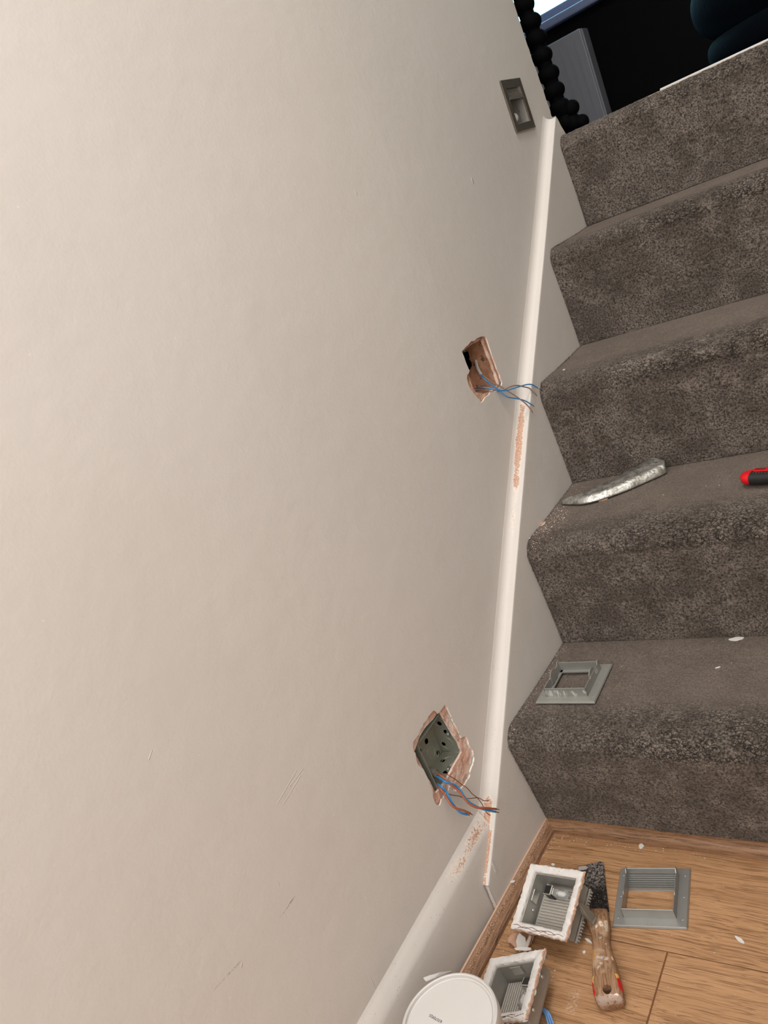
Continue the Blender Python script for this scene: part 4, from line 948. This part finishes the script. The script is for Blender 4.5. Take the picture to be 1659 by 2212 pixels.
# interpolate rings smoothly along the length
R2_ = [smoothline([r[j] for r in rings], 6) for j in range(len(rings[0]))]; rings = [[R2_[j][i] for j in range(len(R2_))] for i in range(len(R2_[0]))]
rv = random.Random(5)
mb = MB(); mb.loft(rings, close=False, caps=False); o = mb.build('channel', [M_BAR], cp, auto=1.0, fix=False); s_ = o.modifiers.new('thick', 'SOLIDIFY'); s_.thickness = .0011; s_.offset = -1
E1 = [Vector(p) for p in rings[-1]]; mb = MB(); mb.prism([E1[0] + Vector((-.001, 0, 0))] + [E1[i] + Vector((-.001, .0003, -.0008)) for i in (4, 8, 12, 14, 15)] + [E1[-1] + Vector((-.001, 0, 0))], (-.0015, 0, 0)); mb.build('folded_end', [M_BAR], cp)
crk = MB(); 
def on_ring(i, j): return Vector(rings[min(i, len(rings) - 1)][j]) + Vector((0, -.0004, .0003))
crk.tube([on_ring(9, 6), on_ring(12, 6), on_ring(17, 6), on_ring(21, 7), on_ring(23, 7)], .0003, 5); crk.tube([on_ring(23, 7), on_ring(24, 5), on_ring(27, 5)], .0004, 5); crk.tube([on_ring(10, 7), on_ring(10, 4), on_ring(11, 1)], .0005, 5)
crk.build('split_seam', [M_PDARK], cp)

# ------------------------------------------------------------------ knife at the right edge
kx = un((1602, 1033), 2, TZ2 + .008); kd = Vector(un((1659, 1030), 2, TZ2 + .008)) - Vector(kx); kd.z = 0; kd.normalize(); ka = math.atan2(kd.y, kd.x)
kn = thing('utility_knife', 'red utility knife with dotted black grip lying on the tread at the right', 'knife', (kx[0], kx[1], TZ2)); kn.rotation_euler = (0, 0, ka)
M_RED = plain('red_plastic', srgb(214, 10, 26), .4, var=.05); M_RUB = plain('black_rubber', (.010, .010, .010, 1), .6)
KW, KT, KL = .0145, .017, .15
def ksec(x, w_, t_, e_=.6, cz=None, n=28): return [(x, w_ * math.copysign(abs(math.cos(2 * PI * i / n)) ** e_, math.cos(2 * PI * i / n)), (cz or t_ / 2 + .0005) + t_ / 2 * math.copysign(abs(math.sin(2 * PI * i / n)) ** e_, math.sin(2 * PI * i / n))) for i in range(n)]
mb = MB(); mb.loft([ksec(.013 * (1 - math.cos(a)), KW * max(math.sin(a), .03), KT * (.4 + .6 * math.sin(a)), .8, KT / 2 + .0005) for a in np.linspace(0, PI / 2, 9)] + [ksec(x, KW, KT, .7, KT / 2 + .0005) for x in (.03, KL - .01)] + [ksec(KL, KW * .8, KT * .8, .8, KT / 2 + .0005)]); mb.build('body', [M_RED], kn, smooth=True)
mb = MB(); mb.loft([ksec(x, KW * s1, KT * 1.02, .7, KT / 2 + .0005) for x, s1 in ((.0165, 1.01), (.024, 1.03), (KL - .02, 1.03))]); mb.build('grip_band', [M_RUB], kn, auto=.8)
mb = MB(); P = []
for i in range(13): a = PI / 2 + PI * i / 12; P.append((.0225 + .0055 * math.cos(a), .0045 + .0055 * math.sin(a), KT + .0002))
P += [(.13, -.001, KT + .0002), (.13, .010, KT + .0002)]; mb.prism(P, (0, 0, .0016)); mb.build('slider_rail', [M_RED], kn, bevel=.0006)
mb = MB(); P = []
for i in range(9): a = PI / 2 + PI * i / 8; P.append((.0225 + .0028 * math.cos(a), .0045 + .0028 * math.sin(a), KT + .0018))
for i in range(9): a = -PI / 2 + PI * i / 8; P.append((.033 + .0028 * math.cos(a), .0045 + .0028 * math.sin(a), KT + .0018))
mb.prism(P, (0, 0, .0002)); mb.build('slot', [plain('dark_red', srgb(90, 30, 25), .6)], kn)
for r_, yy in ((0, -.0045), (1, -.0085)):
    for i in range(8):
        mb = MB(); mb.ball((.021 + i * .0042 + r_ * .006, yy, KT * (1.0 if r_ == 0 else .9)), .0009, 8); mb.build('grip_dot', [plain('grip_red', srgb(200, 50, 50), .5)] if i == 0 and r_ == 0 else [bpy.data.materials['grip_red']], kn)

# ------------------------------------------------------------------ plaster chips and crumbs
def chip(label, c, size, mat, seed, el=(1, .7), rot=0., th=.0009, group='broken plaster flakes', tilt=(0, 0), name='plaster_chip', under=None):
    r_ = random.Random(seed); n = 11; ring = [((math.cos(2 * PI * i / n)) * el[0] * size * r_.uniform(.75, 1.1), math.sin(2 * PI * i / n) * el[1] * size * r_.uniform(.75, 1.1), 0) for i in range(n)]
    mb = MB(); top = [(x * .93, y * .93, th) for x, y, _ in ring]
    mb.add(ring + top + [(0, 0, th * 1.3)], [tuple(range(n))[::-1]] + [(i, (i + 1) % n, n + (i + 1) % n, n + i) for i in range(n)], 1 if under else 0)
    mb.f += [(n + i, n + (i + 1) % n, 2 * n) for i in range(n)]; mb.m += [0] * n
    o = mb.build(name, [mat] + ([under] if under else []), fix=False)
    o.location = c; o.rotation_euler = (tilt[0], tilt[1], rot)
    return tag(o, label, 'plaster chip', group)
def on_tread(px, k):
    z = k * RS
    for _ in range(6): P = un(px, 2, z); z = surf_z(k, P[1])
    return (P[0], P[1], z + .0006)
chip('white paint flake with one square end, right side of the lowest tread', on_tread((1592, 1381), 1), .0115, M_WHITE, 1, (1, .42), .12)
chip('small white paint flake alone on the oak floor above the silver frame', un((1385.5, 1828), 2, .0004), .0052, M_WHITE, 2, (.75, 1), .3)
chip('curled white flake on the oak floor, farthest right', un((1599, 2031), 2, .0004), .0075, M_WHITE, 3, (1, .35), -.55)
chip('round terracotta plaster flake at the stringer on the littered second nosing', on_tread((1171, 1133), 2), .0085, M_TER, 4, (1, .75), .2, under=M_WHITE, tilt=(.1, -.25))
chip('tiny white flake alone on the third nosing by the blue wire', on_tread((1225, 819), 3), .0024, M_WHITE, 5, (1, 1.4))
chip('thin white splinter on the floor between housing and scraper handle', un((1271, 2032), 2, .0004), .0065, M_WHITE, 6, (1, .3), -.4)
chip('small triangular white flake on the floor below the tilted housing', un((1262, 2057), 2, .0004), .0024, M_WHITE, 7, (1, 1))
chip('white flake on the floor just above the top edge of the tilted housing', un((1195, 1868), 2, .0004), .0036, M_WHITE, 8, (1, .7))
chip('pale twisted flake on the lowest tread right of its middle', on_tread((1551, 1443), 1), .0042, M_WHITE, 9, (1, .3), .5)
chip('orange plaster flake leaning on the underside of the metal channel', on_tread((1304, 1081), 2), .0082, M_TER, 10, (1, .3), .3, tilt=(.5, 0), th=.0016)
chip('white flake on the oak beading beside the stringer foot', (bend(-.11) + .003, -.118, BH + .0006), .0042, M_WHITE, 11, (1, .5), .4, name='plaster_chip')
# the heap of broken skim under housing A
hp = [((1118, 2032), .010, M_TER, (1, .8), .9, (.5, .3), 'terracotta-backed plaster shard at the left of the heap under the housing'), ((1128, 2040), .011, M_WHITE, (.6, 1), .5, (.9, .2), 'white painted plaster shard standing in the middle of the heap'), ((1140, 2045), .012, M_WHITE, (.35, 1), -.6, (.6, -.4), 'long thin white shard at the right of the heap'),
      ((1106, 2030), .0055, M_WHITE, (1, .5), .4, (.3, 0), 'small white shard touching the dusty beading'), ((1130, 2052), .011, M_WHITE, (1, .22), .2, (.3, 0), 'curved white sliver lowest in the heap'), ((1147, 2030), .009, M_TER, (.5, 1), -.3, (.5, -.3), 'brown shard tucked under the housing rim')]
for i, (px, sz, mt, el, ro, ti, lb) in enumerate(hp):
    P = un(px, 2, .004); chip(lb, (P[0], P[1], .0055 if sz > .008 else .002), sz * 1.25, mt, 30 + i, el, ro, .0012, 'broken plaster heap under the housing', ti, under=M_TER)
def crumbs(name, label, spots, seed):  # spots: (x, y, z, size, material index)
    r_ = random.Random(seed); mb = MB()
    for (x, y, z, s, mi) in spots:
        a = r_.uniform(0, PI); el = r_.uniform(.3, 1); ca, sa = math.cos(a), math.sin(a); vs = []
        for (u, v, h_) in ((-1, -.3, 0), (-.2, -1, 0), (1, -.4, 0), (.7, .8, 0), (-.6, .9, 0), (0, 0, .8), (.3, .1, .7)):
            u *= s * r_.uniform(.6, 1.1); v *= s * el * r_.uniform(.6, 1.1); vs.append((x + u * ca - v * sa, y + u * sa + v * ca, z + h_ * s * .6))
        mb.add(vs, [(0, 1, 6, 5), (1, 2, 6), (2, 3, 6), (3, 5, 6), (3, 4, 5), (4, 0, 5)], mi)
    o = mb.build(name, [M_WHITE, M_TER], fix=False); return tag(o, label, 'plaster debris', kind='stuff')
r_ = random.Random(11); S = []
for i in range(420):               # thick at the stringer on the second tread
    y = r_.uniform(.213, .345) if r_.random() < .85 else r_.uniform(.21, .43); x = bend(y) + .002 + abs(r_.gauss(0, .022)) * (1 if y < .33 else .7)
    S.append((x, y, surf_z(2, y) + .0004, r_.choice((.0005, .0006, .0008, .0009, .0013)) , 1 if r_.random() < .5 else 0))
for i in range(26):
    y = r_.uniform(.22, .43); x = r_.uniform(.02, .28) ** 1.0; S.append((x, y, surf_z(2, y) + .0004, r_.uniform(.0006, .0012), 0))
for (px, s) in (((1219, 1119), .0022), ((1228, 1114), .0018), ((1204, 1118), .0018), ((1185, 1151), .0018), ((1139, 1181), .0024), ((1148, 1173), .0024), ((1182, 1152), .0016), ((1246, 1058), .0017), ((1192, 1138), .002), ((1214, 1140), .0016)): P = on_tread(px, 2); S.append((P[0], P[1], P[2] - .0004, s, 0 if s > .0018 else 1))
crumbs('plaster_crumbs', 'white and orange plaster crumbs scattered at the stringer around the metal channel', S, 12)
S = []
for i in range(150):
    y = r_.uniform(-.005, .21); x = bend(y) + .002 + abs(r_.gauss(0, .008)); S.append((x, y, surf_z(1, y) + .0005, r_.choice((.0005, .0006, .0008, .0011)), 1 if r_.random() < .5 else 0))
for i in range(34):
    y = r_.uniform(.02, .21); x = r_.uniform(.01, .3); S.append((x, y, surf_z(1, y) + .0005, r_.uniform(.0005, .0010), 0 if r_.random() < .7 else 1))
crumbs('plaster_crumbs', 'sparse plaster crumbs on the lowest tread around the dusty light frame', S, 13)
S = []
for i in range(230):
    y = -abs(r_.gauss(0, .13)) - .012; x = bend(y) + BW + .001 + abs(r_.gauss(0, .010)); S.append((x, y, .0002, r_.choice((.0004, .0005, .0007, .001)), 1 if r_.random() < .5 else 0))
for i in range(110):
    x = .02 + r_.random() ** 1.5 * .25; y = OY - .002 - abs(r_.gauss(0, .007)); S.append((x, y, .0002, r_.choice((.0004, .0005, .0007, .0011)), 1 if r_.random() < .4 else 0))
for i in range(150):
    x = r_.uniform(.02, .34); y = r_.uniform(-.30, -.01); S.append((x, y, .0002, r_.uniform(.0003, .0008), 0 if r_.random() < .7 else 1))
for i in range(90):
    x = .05 + r_.gauss(0, .02); y = -.235 + r_.gauss(0, .012); S.append((max(x, .0), y, .0002, r_.choice((.0004, .0007, .0012)), 1 if r_.random() < .4 else 0))
crumbs('plaster_crumbs', 'plaster dust and crumbs over the oak floor at the foot of the stairs', S, 14)
S = []
for i in range(420):
    y = -.01 - r_.random() * .42; u = r_.random() ** 1.4 * .006; S.append((bend(y) + u, y, BH - (0 if u < .002 else (u - .002) * 1.3) + .0001, r_.choice((.0003, .0004, .0006)), 1 if r_.random() < .5 else 0))
crumbs('plaster_crumbs', 'fine plaster dust lying along the top of the wall beading', S, 15)
bpy.context.view_layer.update()
